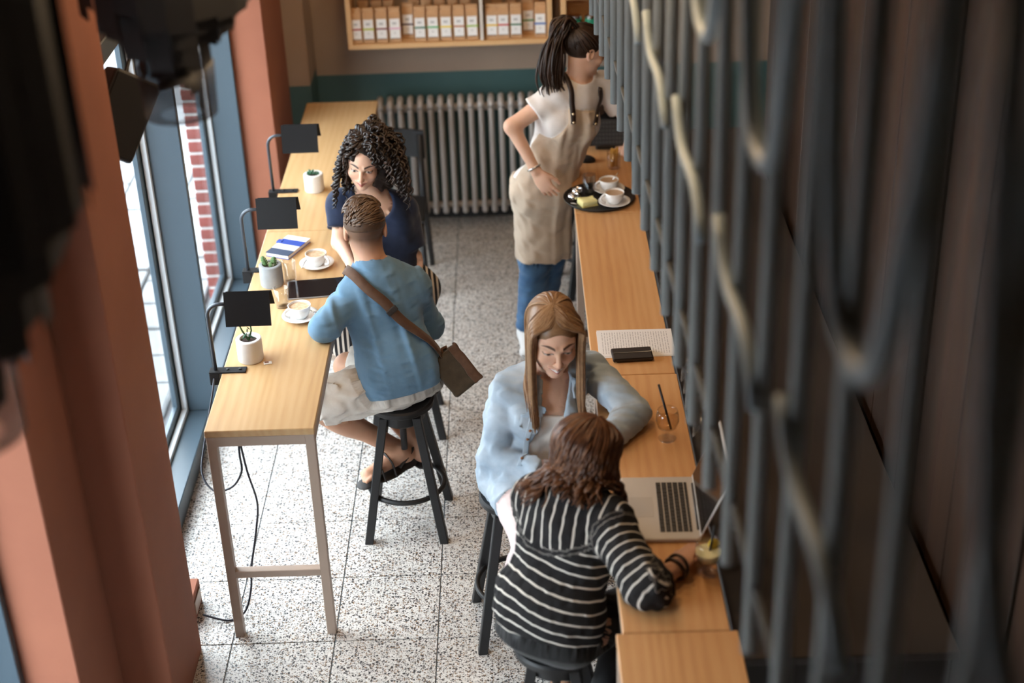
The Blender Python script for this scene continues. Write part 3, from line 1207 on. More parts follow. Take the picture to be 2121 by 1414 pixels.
# ---------------------------------------------------------------- figures
def skin_mat(name, sss=.0):
    m = mat(name, (.6, .4, .3), .5)
    t, N, L, b = nodes(m)
    a = N.new('ShaderNodeAttribute')
    a.attribute_name = 'Col'
    v = coords(t, 'Object')
    n = noise(t, v, 35, 3)
    mx = N.new('ShaderNodeMix')
    mx.data_type = 'RGBA'
    mx.blend_type = 'MULTIPLY'
    mx.inputs[0].default_value = .22
    r = ramp(t, [(.3, (.86, .78, .74)), (.7, (1, 1, 1))])
    L.new(n.outputs[0], r.inputs[0])
    L.new(a.outputs['Color'], mx.inputs[6])
    L.new(r.outputs[0], mx.inputs[7])
    L.new(mx.outputs[2], b.inputs['Base Color'])
    b.inputs['Specular IOR Level'].default_value = .35
    b.inputs['Subsurface Weight'].default_value = .12
    b.inputs['Subsurface Radius'].default_value = (.012, .004, .002)
    b.inputs['Subsurface Scale'].default_value = .6
    return m


def hair_mat(name, cols, rough=.42):
    m = mat(name, cols[0], rough)
    t, N, L, b = nodes(m)
    a = N.new('ShaderNodeAttribute')
    a.attribute_name = 'rnd'
    al = N.new('ShaderNodeAttribute')
    al.attribute_name = 'along'
    v = coords(t, 'Object')
    n = noise(t, v, 60, 3)
    ad = N.new('ShaderNodeMath')
    ad.operation = 'MULTIPLY_ADD'
    ad.inputs[1].default_value = .55
    L.new(n.outputs[0], ad.inputs[0])
    h = N.new('ShaderNodeMath')
    h.operation = 'MULTIPLY'
    h.inputs[1].default_value = .5
    L.new(a.outputs['Fac'], h.inputs[0])
    L.new(h.outputs[0], ad.inputs[2])
    r = ramp(t, [(.2, cols[0]), (.5, cols[1]), (.8, cols[2])])
    L.new(ad.outputs[0], r.inputs[0])
    L.new(r.outputs[0], b.inputs['Base Color'])
    b.inputs['Specular IOR Level'].default_value = .4
    return m


def add_hair(parent, name, m, paths, nside=5, extra=None):
    v, q, t, r = locks_mesh(name, paths, nside)
    if extra is not None:
        ev, eq = extra
        q = np.concatenate([q, eq + len(v)])
        v = np.concatenate([v, ev])
        t = np.concatenate([t, np.full(len(ev), .3)])
        r = np.concatenate([r, np.full(len(ev), .25)])
    me = np_mesh(name, v, q)
    set_attr(me, 'along', t)
    set_attr(me, 'rnd', r)
    me.materials.append(m)
    return link(name, me, None, parent)


CARVE = []


def carve(sdf):
    """flatten flesh and cloth where they press on the furniture listed in CARVE"""
    for c in CARVE:
        if c[0] == 'box':
            lo, hi = np.array(c[1], float), np.array(c[2], float)
            sdf.box((lo + hi) / 2, (hi - lo) / 2, None, .001, .003, 's')
        else:
            sdf.cone(c[1], c[2], c[3], c[4], .003, 's', caps=(0.0, 0.0))


def seat_of(x, y):
    return ('cyl', (x, y, .50), (x, y, .6195), .1375, .1375)


def cloth_obj(parent, name, sdf, h, material, label=None):
    carve(sdf)
    me, v = sdf.mesh(name, h)
    me.materials.append(material)
    o = link(name, me, None, parent)
    if label:
        o['label'] = label
    return o, me, v


class Head:
    """head-local coordinates: side, forward, up, in metres, centre between the ears"""

    def __init__(self, c, fwd, up, s=1.0):
        self.c = np.asarray(c, float)
        self.F = frame(fwd, up)
        self.s = s

    def w(self, p):
        p = np.asarray(p, float) * self.s
        return self.c + p @ self.F

    def l(self, P_):
        return (np.asarray(P_) - self.c) @ self.F.T / self.s

    def sculpt(self, sd, male=False, smile=.5, mw=1.0):
        self.mw = mw
        F, s = self.F, self.s
        E = lambda c, r, k, mode='u': sd.ell(self.w(c), np.array(r) * s, F, k * s, mode)
        K = lambda a, b, r1, r2, k, mode='u': sd.cone(self.w(a), self.w(b), r1 * s, r2 * s, k * s, mode)
        E((0, -.018, .035), (.074, .094, .080), .02)
        E((0, .028, -.012), (.063, .062, .092), .03)
        jw = .050 if male else .044
        E((0, .030, -.070), (jw, .050, .036), .035)
        E((0, .070, -.098), (.020, .017, .015), .022)
        for sg in (-1, 1):
            E((sg * .038, .062, -.030), (.022, .020, .020), .022)
            K((sg * .046, .066, .022), (sg * .012, .088, .018), .010, .009, .014)
            E((sg * .074, -.008, -.004), (.009, .020, .031), .010)
            E((sg * .079, -.004, .000), (.005, .011, .018), .006, 's')
            E((sg * .031, .103, .001), (.017, .015, .0105), .012, 's')
            E((sg * .031, .0765, .000), (.0150, .0125, .0125), .003)
            E((sg * .010, .102, -.034), (.0075, .009, .0065), .007)
        K((0, .088, .012), (0, .112, -.026), .0075, .0095, .010)
        E((0, .111, -.031), (.0085, .0085, .0075), .008)
        cu = .006 * smile
        for sg in (-1, 1):
            K((0, .0985, -.057), (sg * .022 * mw, .085, -.060 + cu), .0052, .0025, .006)
            K((0, .0965, -.0695), (sg * .020 * mw, .085, -.064 + cu), .0065, .0028, .006)
        sd.cone(self.w((-.017, .099, -.0625 + cu * .5)), self.w((.017, .099, -.0625 + cu * .5)), .0016 * s, .0016 * s, .004 * s, 's')

    def neck(self, sd, base, r0, r1, off=0.0):
        sd.cone(self.w((0, -.022, -.055)), base, r1 + off, r0 + off, .03)

    def colour(self, v, base, lips=(.50, .17, .14), brow=(.06, .035, .025), iris=(.035, .025, .02), smile=.5, teeth=False, blush=.3, eye=1.0):
        mw = getattr(self, 'mw', 1.0)
        col = np.tile(np.asarray(base, float), (len(v), 1))
        L = self.l(v)
        S_, F_, U_ = np.abs(L[:, 0]), L[:, 1], L[:, 2]
        near = (np.abs(L[:, 0]) < .09) & (F_ > .03) & (np.abs(U_) < .13)

        def blend(mask_val, c):
            m = np.clip(mask_val, 0, 1)[:, None] * near[:, None]
            col[:] = col * (1 - m) + np.asarray(c) * m
        # cheeks
        blend(blush * np.exp(-(((S_ - .042) / .018) ** 2 + ((U_ + .028) / .018) ** 2)), np.asarray(base) * (1.0, .72, .66))
        blend(.30 * np.exp(-((L[:, 0] / .012) ** 2 + ((U_ + .030) / .012) ** 2)), np.asarray(base) * (1.0, .75, .70))
        cu = .006 * smile
        yl = -.0635 + cu * (S_ / (.022 * mw)) ** 1.5 * .9
        ups = np.clip(((.0095 if teeth else .0085) * (1 - (S_ / (.025 * mw)) ** 2) - np.abs(U_ - yl)) / .0025, 0, 1) * (S_ < .0255 * mw)
        blend(ups, lips)
        if teeth:
            tt = np.clip((.0046 * (1 - (S_ / (.021 * mw)) ** 2) - np.abs(U_ - (yl + .0010))) / .0014, 0, 1) * (S_ < .021 * mw)
            blend(tt, (.86, .82, .76))
        else:
            tt = np.clip((.0014 - np.abs(U_ - yl)) / .001, 0, 1) * (S_ < .022)
            blend(tt * .7, np.asarray(lips) * .35)
        # eye
        ex, ey = (S_ - .031) / .0145, (U_ + .0020 * (1 - eye)) / (.0056 * eye)
        er = ex ** 2 + ey ** 2
        # dark lash line along the upper lid
        blend(np.clip((1.75 - er) / .5, 0, 1) * (U_ > -.003) * .9, (.05, .03, .025))
        blend(np.clip((1.0 - er) / .2, 0, 1), np.array((.55, .50, .47)) * (.55 + .45 * eye))
        ir = np.hypot(S_ - .031, (U_ - .0005))
        blend(np.clip((.0058 - ir) / .0014, 0, 1) * (er < 1.05), iris)
        # brows
        bu = .0225 + .006 * np.sin(np.clip((S_ - .012) / .04, 0, 1) * 2.4)
        blend(np.clip((.0036 * np.clip((.056 - S_) / .025, 0, 1) - np.abs(U_ - bu)) / .0015 + .6, 0, 1) * (S_ > .012) * (S_ < .055), brow)
        return col


def hand(sd, W, d, n, s=1.0, curl=(20, 25, 20), spread=1.0, thumb=35, right=True, k=.006):
    """W wrist, d along the hand, n palm normal; fingers bend toward n"""
    d = nrm(d)
    n = np.asarray(n, float)
    n = nrm(n - d * n.dot(d))
    sd_ = np.cross(d, n) * (1 if right else -1)     # toward the thumb
    W = np.asarray(W, float)
    P0 = W + d * .012 * s
    sd.cone(W - d * .01 * s, W + d * .055 * s, .026 * s, .037 * s, .02 * s, sq=(n, .42))
    sd.cone(W + d * .05 * s + sd_ * .005 * s, W + d * .082 * s, .036 * s, .036 * s, .015 * s, sq=(n, .36))
    for q, (o, ln, r) in enumerate(((.028, .070, .0086), (.0095, .079, .0089), (-.0095, .074, .0086), (-.027, .058, .0078))):
        p = W + d * (.088 - abs(o - .0095) * .18) * s + sd_ * o * s
        dr = nrm(d + sd_ * o * 4.5 * spread)
        a = 0
        rr = r
        for g, fr in enumerate((.45, .30, .25)):
            a += math.radians(curl[g] * (1 + .06 * q))
            dv = dr * math.cos(a) + n * math.sin(a)
            p2 = p + dv * ln * fr * s
            sd.cone(p, p2, rr * s, rr * .9 * s, k * s)
            p = p2
            rr *= .9
    p = W + d * .028 * s + sd_ * .026 * s + n * .004 * s
    t0 = math.radians(thumb)
    for g, (ln, r) in enumerate(((.042, .0125), (.032, .0098), (.026, .0088))):
        dv = nrm(d * math.cos(t0 - g * .25) + sd_ * math.sin(t0 - g * .25) + n * (.25 + .12 * g))
        p2 = p + dv * ln * s
        sd.cone(p, p2, r * s, r * .88 * s, .008 * s)
        p = p2


class Fig:
    """a posed figure: joints in world metres"""

    def __init__(self, J, female=True, s=1.0):
        self.J = {k: np.asarray(v, float) for k, v in J.items()}
        j = self.J
        self.up = nrm(j['neck'] - j['pelvis'])
        self.side = nrm(j['shR'] - j['shL'])
        self.side = nrm(self.side - self.up * self.side.dot(self.up))
        self.fwd = np.cross(self.up, self.side)
        self.F = np.stack([self.side, self.fwd, self.up])
        hs = nrm(j['hipR'] - j['hipL'])
        self.Fp = np.stack([hs, nrm(np.cross(self.up, hs)), np.cross(hs, nrm(np.cross(self.up, hs)))])
        self.female = female
        self.s = s

    def torso(self, sd, off=0.0, k=.05, breasts=True, wide=1.0, shoulder_r=1.0):
        j, s = self.J, self.s
        ax = j['neck'] - j['pelvis']
        fem = self.female
        sd.ell(j['pelvis'], np.array([.155 if fem else .150, .115, .115]) * s, self.Fp, k, off=off)
        sd.ell(j['pelvis'] + ax * .36 + self.fwd * .008, np.array([.125 if fem else .140, .090 if fem else .100, .13]) * s * (wide, wide, 1), self.F, k, off=off)
        sd.ell(j['pelvis'] + ax * .68 + self.fwd * .004, np.array([.140 if fem else .160, .098 if fem else .112, .155]) * s * (wide, wide, 1), self.F, k, off=off)
        c = j['pelvis'] + ax * .86
        for q in ('shL', 'shR'):
            sd.cone(c, j[q], (.085 if fem else .095) * s, (.056 if fem else .064) * s * shoulder_r, k * .8, sq=(self.fwd, .92), off=off)
            sd.cone(j['neck'] + self.up * .015, j[q] + self.up * .018, .045 * s, .04 * s, k * .8, off=off)
        if fem and breasts:
            for g in (-1, 1):
                sd.ell(j['pelvis'] + ax * .66 + self.fwd * .066 * s + self.side * g * .068 * s, np.array([.060, .046, .062]) * s, self.F, .05, off=off)

    def arm(self, sd, q, off=0.0, k=.025, upto=1.0, caps=False, r=(.051, .041, .040, .026)):
        j, s = self.J, self.s
        sh, el, wr = j['sh' + q], j['el' + q], j['wr' + q]
        if upto <= 1.0:
            e = sh + (el - sh) * upto
            sd.cone(sh, e, r[0] * s, (r[0] + (r[1] - r[0]) * upto) * s, k, off=off, caps=(None, 0.0 if caps else None))
        else:
            e = el + (wr - el) * (upto - 1)
            sd.cone(sh, el, r[0] * s, r[1] * s, k, off=off)
            sd.cone(el, e, r[2] * s, (r[2] + (r[3] - r[2]) * (upto - 1)) * s, k, off=off, caps=(None, 0.0 if caps else None))

    def leg(self, sd, q, off=0.0, k=.03, upto=2.0, caps=False, r=(.088, .058, .054, .036)):
        j, s = self.J, self.s
        h, n, a = j['hip' + q], j['kn' + q], j['an' + q]
        if upto <= 1.0:
            e = h + (n - h) * upto
            sd.cone(h, e, r[0] * s, (r[0] + (r[1] - r[0]) * upto) * s, k, off=off, caps=(None, 0.0 if caps else None))
        else:
            e = n + (a - n) * (upto - 1)
            sd.cone(h, n, r[0] * s, r[1] * s, k, off=off)
            sd.cone(n, e, r[2] * s, (r[2] + (r[3] - r[2]) * (upto - 1)) * s, k, off=off, caps=(None, 0.0 if caps else None))
            if upto >= 1.6:
                bk = nrm(np.cross(np.cross(a - n, n - h), a - n))
                if np.linalg.norm(np.cross(a - n, n - h)) > 1e-4:
                    sd.ell(n + (a - n) * .3 - bk * .014 * s * -1, np.array([.046, .046, .11]) * s, frame(bk, a - n), .04, off=off)

    def foot(self, sd, q, k=.02, off=0.0):
        j, s = self.J, self.s
        a, t = j['an' + q], j['toe' + q]
        d = t - a
        dn = nrm(V3(d[0], d[1], d[2] * .3))
        heel = a - dn * .035 * s - V3(0, 0, .045 * s)
        sd.cone(a, heel, .036 * s, .030 * s, k, off=off)
        sd.cone(a - V3(0, 0, .015 * s), t, .036 * s, .022 * s, k, off=off)
        sd.cone(heel, t, .028 * s, .022 * s, k, off=off)
        sdv = nrm(np.cross(dn, (0, 0, 1)))
        for g in range(5):
            o = (g - 2) * .0155 * s
            ln = (.034 - abs(g - 1) * .005) * s
            p = t + sdv * o
            sd.cone(p, p + nrm(d) * ln, .011 * s, .0085 * s, .008, off=off * .5)


def finish_person(root, fig, sd, h, fine, colfn, skin):
    me, v = sd.mesh('body', h, fine)
    set_attr(me, 'Col', colfn(v))
    me.materials.append(skin)
    root_o = link('person', me, None, None)
    return root_o
# ---------------------------------------------------------------- things on the tables
M_COFFEE = noisy('milk_coffee', (.50, .30, .16), (.78, .60, .42), 60, .4)
M_WATER = glass('water', (.985, .992, 1.0), .02, .03)
T0 = HT + .0005


def cup_and_saucer(label, x, y, rz, latte=True, spoon=True, z=T0, sc=1.0, group='cappuccino cups with saucers'):
    s_ = thing('saucer', 'white saucer under ' + label, 'saucer', (x, y, z), rz, group)
    MB().lathe([(0, .002), (.035, .0), (.040, .002), (.066, .011), (.076, .017), (.0755, .0185), (.064, .0135), (.040, .006), (0, .005)], 40).build('plate', M_WHITE, s_, True)
    c_ = thing('coffee_cup', label, 'cup', (x, y, z + .0055), rz, group)
    prof = [(0, .001), (.024, 0), (.026, .004), (.034, .012), (.043, .032), (.047, .056), (.0445, .0565), (.041, .034), (.031, .014), (0, .010)]
    MB().lathe(prof, 40).build('cup_body', M_WHITE, c_, True)
    MB().lathe([(0, .048), (.0438, .0478)], 32).build('coffee', M_COFFEE if latte else mat('coffee_dregs', (.55, .38, .24), .3), c_, True)
    hp = [(-.043 - .024 * math.sin(a), 0, .030 + .018 * math.cos(a)) for a in np.linspace(.1, PI - .1, 11)]
    MB().tube(hp, [.0055, .005, .0045, .0042, .004, .004, .004, .0042, .0045, .005, .0055], 8, flat=1.4).build('handle', M_WHITE, c_, True)
    if spoon:
        sp = thing('teaspoon', 'steel teaspoon on the saucer of ' + label.replace('white cappuccino ', ''), 'spoon', (x, y, z), rz + .6, 'teaspoons')
        MB().tube([(.046, -.04, .0145), (.054, .0, .0165), (.058, .035, .0195), (.06, .062, .0235)], [.0022, .002, .002, .003], 6).build('stem', M_CHROME, sp, True)
        MB().lathe([(0, 0), (.008, .001), (.0085, .003), (0, .0015)], 12, m=Matrix.Translation((.043, -.051, .0125)) @ Matrix.Diagonal((1, 1.5, 1, 1))).build('bowl', M_CHROME, sp, True)
    return c_


def water_glass(label, x, y, r=.030, h=.098, fill=.045, z=T0, group='water glasses'):
    t = thing('water_glass', label, 'glass', (x, y, z), 0, group)
    MB().lathe([(0, 0), (r * .86, 0), (r * .88, .003), (r, h), (r - .0028, h), (r * .86 - .002, .009), (0, .009)], 32).build('tumbler', M_GLASS, t, True)
    rf = r * .87 + (r - r * .87) * fill / h - .0035
    MB().lathe([(0, .0095), (r * .86 - .0035, .0095), (rf, fill), (0, fill)], 32).build('water', M_WATER, t, 'auto')
    return t


cup_and_saucer('white cappuccino cup between the grey cactus pot and the woman', -.888, 6.005, 2.6)
cup_and_saucer('white cappuccino cup beside the man\'s elbow', -.905, 5.515, .5)
water_glass('water glass between the grey cactus pot and a coffee cup', -.985, 5.855, .029, .10)
water_glass('half-full water glass beside the man\'s cappuccino', -.992, 5.625, .031, .088, .05)


def pot(label, x, y, r, h, material, plants, soil=True):
    t = thing('potted_plant', label, 'plant', (x, y, T0), 0)
    MB().lathe([(0, 0), (r * .93, 0), (r, .006), (r, h - .003), (r - .003, h), (r * .70, h), (r * .66, h - .012), (0, h - .014)], 36).build('pot', material, t, 'auto')
    MB().lathe([(0, h - .009), (r * .4, h - .008), (r * .67, h - .012)], 20).build('soil', mat('potting_soil', (.045, .028, .022), 1), t, True)
    plants(t, h - .010)
    return t


M_CACT = noisy('cactus_green', (.045, .11, .03), (.10, .19, .06), 120, .6, .3)
M_SUCC = noisy('succulent_green', (.035, .11, .06), (.075, .19, .10), 40, .5)


def leggy(t, z):
    for k, (a, b, c) in enumerate((((0, 0, 0), (-.022, 0, .045), (-.036, .002, .085)), ((0, 0, 0), (.014, .004, .04), (.012, .004, .095)))):
        MB().tube([(p[0], p[1], z + p[2]) for p in (a, b, c)], [.0045, .0035, .002], 7).build('stalk', M_CACT, t, True)
    for k, (x, y, dz, l, an) in enumerate(((-.012, -.008, .006, .035, 2.2), (.014, -.006, .004, .03, .6), (.0, -.006, .035, .022, 1.7), (.004, .004, .042, .018, .9))):
        m = Matrix.Translation((x, y, z + dz + l * .45)) @ Matrix.Rotation(an - PI / 2, 4, 'Y') @ Matrix.Diagonal((.32, .22, 1, 1))
        MB().lathe([(0, -l * .5), (l * .35, -l * .2), (l * .42, l * .1), (l * .2, l * .4), (0, l * .5)], 10, m=m).build('leaf', M_SUCC, t, True)


def cacti(t, z):
    for k, (x, y, r, h, tl) in enumerate(((-.016, .004, .012, .048, -.35), (.013, .006, .0135, .040, .12), (.002, -.010, .010, .022, .3))):
        m = MB()
        prof = [(0, 0), (r * .8, .002), (r, h * .3), (r * .95, h * .7), (r * .55, h * .95), (0, h)]
        m.lathe(prof, 20, m=Matrix.Translation((x, y, z)) @ Matrix.Rotation(tl, 4, 'Y'))
        for i, v_ in enumerate(m.bm.verts):
            pass
        m.build('cactus', M_CACT, t, True)
        sp_ = MB()
        for a in range(9):
            for q in range(4):
                an = a * 2 * PI / 9
                zz = h * (.2 + .2 * q)
                p = Matrix.Translation((x, y, z)) @ Matrix.Rotation(tl, 4, 'Y') @ Vector((r * math.cos(an), r * math.sin(an), zz))
                d = Matrix.Rotation(tl, 4, 'Y') @ Vector((math.cos(an), math.sin(an), .3))
                sp_.tube([p - d * .001, p + d * .005], [.0009, .0003], 3)
        so = sp_.build('spines', mat('pale_spines', (.55, .52, .35), .7), t)
        so['kind'] = 'stuff'


def rosette(t, z):
    for k in range(9):
        a = k * 2.4
        r = .006 + .0016 * k
        l = .020 - .0007 * k
        m = Matrix.Translation((-.010 + r * math.cos(a), r * math.sin(a), z + .018 - .001 * k)) @ Matrix.Rotation(a, 4, 'Z') @ Matrix.Rotation(.5 + .06 * k, 4, 'Y') @ Matrix.Diagonal((.55, .55, 1, 1))
        MB().lathe([(0, -l * .7), (l * .5, -l * .2), (l * .6, l * .25), (l * .3, l * .6), (0, l * .75)], 10, m=m).build('leaf', M_SUCC, t, True)
    for k in range(5):
        a = k * 1.3
        m = Matrix.Translation((.018 + .008 * math.cos(a), .008 * math.sin(a), z + .010)) @ Matrix.Diagonal((.5, .5, .8, 1))
        MB().lathe([(0, -.010), (.008, -.003), (.008, .004), (0, .012)], 8, m=m).build('leaf', M_SUCC, t, True)


M_POTW = noisy('white_concrete', (.74, .71, .68), (.80, .77, .74), 20, .7)
M_POTG = noisy('grey_concrete', (.24, .255, .265), (.32, .33, .34), 14, .85)
pot('white pot with a leggy succulent beside the front clamp lamp', -1.062, 5.185, .050, .095, M_POTW, leggy)
pot('grey concrete pot with small cacti beside a water glass', -1.062, 5.835, .049, .098, M_POTG, cacti)
pot('white pot with a dark green rosette succulent alone on the table', -.986, 6.85, .047, .088, M_POTW, rosette)

# tablet, notebook, sugar packet
t = thing('tablet', 'black tablet lying on the table before the man', 'tablet', (-.868, 5.775, T0), math.radians(6))
MB().box((-.122, -.085, 0), (.122, .085, .0075), .003, seg=2).build('case', mat('tablet_aluminium', (.45, .45, .46), .35, .8), t)
MB().box((-.119, -.082, .0074), (.119, .082, .0086), .0004).build('screen', mat('dark_glass_screen', (.008, .008, .009), .12), t)
M_NBLUE = mat('notebook_navy', (.03, .05, .10), .6)
M_NROY = mat('notebook_royal_blue', (.02, .06, .34), .5)
M_NWHT = mat('notebook_white', (.78, .77, .76), .6)
t = thing('notebook', 'blue and white banded notebook with a strap on the table', 'notebook', (-1.035, 6.185, T0), math.radians(-24))
MB().box((-.055, -.094, .002), (.055, .094, .017)).build('pages', M_NWHT, t)
MB().box((-.058, -.097, 0), (.058, .097, .002)).build('back_cover', M_NROY, t)
for (a, b, mm) in ((-.097, -.045, M_NBLUE), (-.045, .005, M_NWHT), (.005, .055, M_NROY), (.055, .097, M_NWHT)):
    MB().box((-.058, a, .017), (.058, b, .0195)).build('cover_band', mm, t)
MB().box((-.072, .015, .006), (-.045, .042, .0215), .002).build('strap', M_NROY, t)
t = thing('sugar_packet', 'small white sugar packet beside the leggy succulent', 'packet', (-.992, 5.148, T0), math.radians(12))
MB().box((-.016, -.011, 0), (.016, .011, .004), .0015).build('sachet', M_WHITE, t)
MB().box((-.012, -.004, .004), (.004, .008, .0045)).build('print', mat('brown_print', (.25, .12, .08), .7), t)

# printed menu sheets and black case on the bar
M_PAPER = mat('white_paper', (.82, .80, .79), .7)
M_TEXT = mat('grey_ink', (.50, .48, .48), .8)
for k, (dx, dy, rz, lb) in enumerate(((.0, -.008, .004, 'lower white printed sheet lying on the bar under another'), (0, 0, -.012, 'white printed sheet lying on top at the bar'))):
    t = thing('menu_sheet', lb, 'paper', (.4425 + dx, 5.215 + dy, T0 + .0012 * k), rz, 'printed sheets on the bar')
    MB().box((-.148, -.106, 0), (.148, .106, .0009)).build('paper', M_PAPER, t)
    if k:
        tx = MB()
        r_ = random.Random(3)
        for col in range(26):
            x = -.130 + col * .0102
            y = .085
            while y > -.085:
                l = r_.uniform(.006, .03)
                tx.box((x, max(y - l, -.088), .0009), (x + .003, y, .0011))
                y -= l + r_.uniform(.003, .008)
        o = tx.build('printed_text', M_TEXT, t)
        o['kind'] = 'stuff'
t = thing('pencil_case', 'black leather pencil case lying against the printed sheets', 'case', (.420, 5.103, T0 + .003), math.radians(3))
MB().box((-.078, -.043, 0), (.078, .043, .018), .006, seg=2).build('pouch', mat('black_leather', (.016, .012, .012), .5), t)
MB().tube([(-.074, .0, .0185), (.074, .0, .0185)], .0018, 6).build('zip', M_CHROME, t)

# laptop: width along Y, screen standing on the far (+X) side, facing the seats
M_ALU = mat('laptop_aluminium', (.62, .58, .54), .38, .35)
M_KEY = mat('black_keys', (.02, .018, .018), .5)
t = thing('laptop', 'open silver laptop with black keys on the bar', 'laptop', (.308, 4.085, T0), math.radians(-2))
MB().box((0, -.1765, .001), (.243, .1765, .0155), .006, seg=2).build('base', M_ALU, t)
MB().box((.020, -.056, .0150), (.100, .056, .0160), .0004).build('trackpad', mat('trackpad_grey', (.55, .51, .47), .4, .3), t)
ks = []
km = {}
rows = [(.116, [1, 1, 1, 1.3, 5.2, 1.3, 1, 1, 1]), (.135, [2.2] + [1] * 10 + [2.2]), (.1535, [1.7] + [1] * 11 + [1.7]), (.172, [1.4] + [1] * 12 + [1.2]), (.1905, [1] * 13 + [1.6]), (.209, [1] * 14)]
for x, ws in rows:
    tot = sum(ws) + .12 * (len(ws) - 1)
    u = .277 / tot
    y = .1385
    for w_ in ws:
        key = round(w_ * u, 4)
        if key not in km:
            q = MB().box((0, -key, 0), (.0155 if x < .2 else .009, 0, .0018), .0005).mesh('key')
            q.materials.append(M_KEY)
            km[key] = q
        q = bpy.data.objects.new('key', km[key] if x < .2 else km[key])
        C.objects.link(q)
        q.parent = t
        q.location = (x, y, .0154)
        y -= key + .12 * u
lid = Matrix.Translation((.238, 0, .016)) @ Matrix.Rotation(math.radians(22), 4, 'Y')
MB().box((0, -.1765, 0), (.006, .1765, .236), .003, lid, 2).build('lid', M_ALU, t)
MB().box((-.0014, -.168, .014), (.0003, .168, .226), 0, lid).build('screen', mat('dark_glass_screen', (.008, .008, .009), .12), t)
MB().tube([(.239, -.13, .015), (.239, .13, .015)], .006, 10).build('hinge', M_KEY, t, True)


def cocktail(label, x, y, drink, straw, lemon=False):
    t = thing('cocktail_glass', label, 'glass', (x, y, T0), 0, 'stemmed drink glasses on the bar')
    MB().lathe([(0, 0), (.031, 0), (.032, .002), (.012, .006), (.0055, .012), (.005, .030), (.012, .036), (.034, .050), (.0415, .075), (.040, .098), (.035, .118), (.0335, .118), (.0385, .098), (.040, .075), (.032, .052), (.008, .040), (0, .040)], 36).build('glass', M_GLASS, t, True)
    MB().lathe([(0, .0405), (.010, .041), (.0315, .053), (.0392, .075), (.0392, .082), (0, .082)], 32).build('drink', drink, t, 'auto')
    if straw:
        MB().tube([(.012, -.012, .046), (-.030, .028, .205)], .0042, 8).build('straw', M_BLACK, t, True)
    if lemon:
        MB().lathe([(0, -.002), (.017, -.002), (.018, 0), (.017, .002), (0, .002)], 24, m=Matrix.Translation((.018, .012, .098)) @ Matrix.Rotation(1.35, 4, 'X')).build('lemon_slice', mat('lemon_yellow', (.80, .56, .05), .5), t, True)
        MB().tube([(.0, .0, .046), (.02, .012, .17)], .004, 8).build('straw', M_BLACK, t, True)
    return t


M_DR1 = glass('pale_amber_drink', (.97, .90, .80), .05, .08)
M_DR2 = mat('cloudy_lemonade', (.80, .74, .42), .25)
cocktail('stemmed glass with leftover amber drink and a black straw', .497, 4.515, M_DR1, True)
cocktail('stemmed glass of cloudy lemonade with a lemon slice beside the braceleted hand', .545, 3.747, M_DR2, False, True)

# serving tray
t = thing('serving_tray', 'round black serving tray with used cups on the bar', 'tray', (.385, 6.625, T0))
MB().lathe([(0, .001), (.150, 0), (.158, .003), (.170, .017), (.1675, .018), (.155, .006), (.148, .0045), (0, .0045)], 56).build('tray_plate', mat('black_tray_plastic', (.012, .012, .013), .42), t, True)
TZ = T0 + .005
cup_and_saucer('white cup with milk froth at the front of the serving tray', .452, 6.555, .3, False, False, TZ, .9, 'cups on the tray')
cup_and_saucer('white cup holding a spoon at the back of the serving tray', .437, 6.708, .2, False, False, TZ, .9, 'cups on the tray')
sp = thing('teaspoon', 'steel teaspoon standing in the cup on the serving tray', 'spoon', (.437, 6.708, TZ + .0055), 0, 'teaspoons')
MB().tube([(-.005, .0, .018), (.03, .012, .062), (.045, .016, .082)], [.0022, .002, .003], 6).build('stem', M_CHROME, sp, True)
MB().lathe([(0, 0), (.008, .001), (.0085, .003), (0, .0015)], 12, c=(-.006, 0, .0145)).build('bowl', M_CHROME, sp, True)
water_glass('nearly empty water glass on the serving tray', .342, 6.668, .030, .105, .03, TZ, 'glasses on the tray')
water_glass('short clear glass behind the water glass on the tray', .338, 6.737, .029, .075, .02, TZ, 'glasses on the tray')
for k, (x, y, lb) in enumerate(((.262, 6.610, 'small steel sugar bowl at the edge of the serving tray'), (.283, 6.674, 'small steel creamer between the sugar bowl and glass on the tray'))):
    t = thing('steel_pot', lb, 'pot', (x, y, TZ), 2.2 * k, 'steel pots on the tray')
    MB().lathe([(0, 0), (.018, 0), (.023, .006), (.026, .02), (.024, .033), (.0225, .033), (.024, .02), (.021, .008), (0, .004)], 28).build('bowl', M_CHROME, t, True)
    MB().tube([(.024 + .009 * math.sin(a), 0, .02 + .009 * math.cos(a)) for a in np.linspace(.1, 3.0, 8)], .0018, 6).build('handle', M_CHROME, t, True)
sd = Sdf()
sd.box((0, 0, .013), (.040, .034, .013), None, .007)
sd.warp(lambda x, y, z: .0025 * np.sin(60 * x + 30 * y) + .0015 * np.sin(110 * y))
me, v = sd.mesh('napkin_fold', .003)
me.materials.append(noisy('yellow_paper_napkin', (.80, .72, .30), (.84, .77, .38), 30, .8))
t = thing('napkin', 'folded yellow paper napkin on the serving tray', 'napkin', (.328, 6.562, TZ + .001), math.radians(20))
link('folded_paper', me, None, t)
MB().box((-.041, -.035, -.0008), (.039, .033, .0012)).build('bottom_fold', MATS['yellow_paper_napkin'], t)
t = thing('paper_twist', 'torn white sugar sachet lying on the serving tray', 'packet', (.262, 6.565, TZ), math.radians(-25))
MB().tube([(-.016, 0, .003), (0, .002, .004), (.016, -.001, .003)], [.002, .003, .0015], 6).build('paper_strip', M_WHITE, t, True)

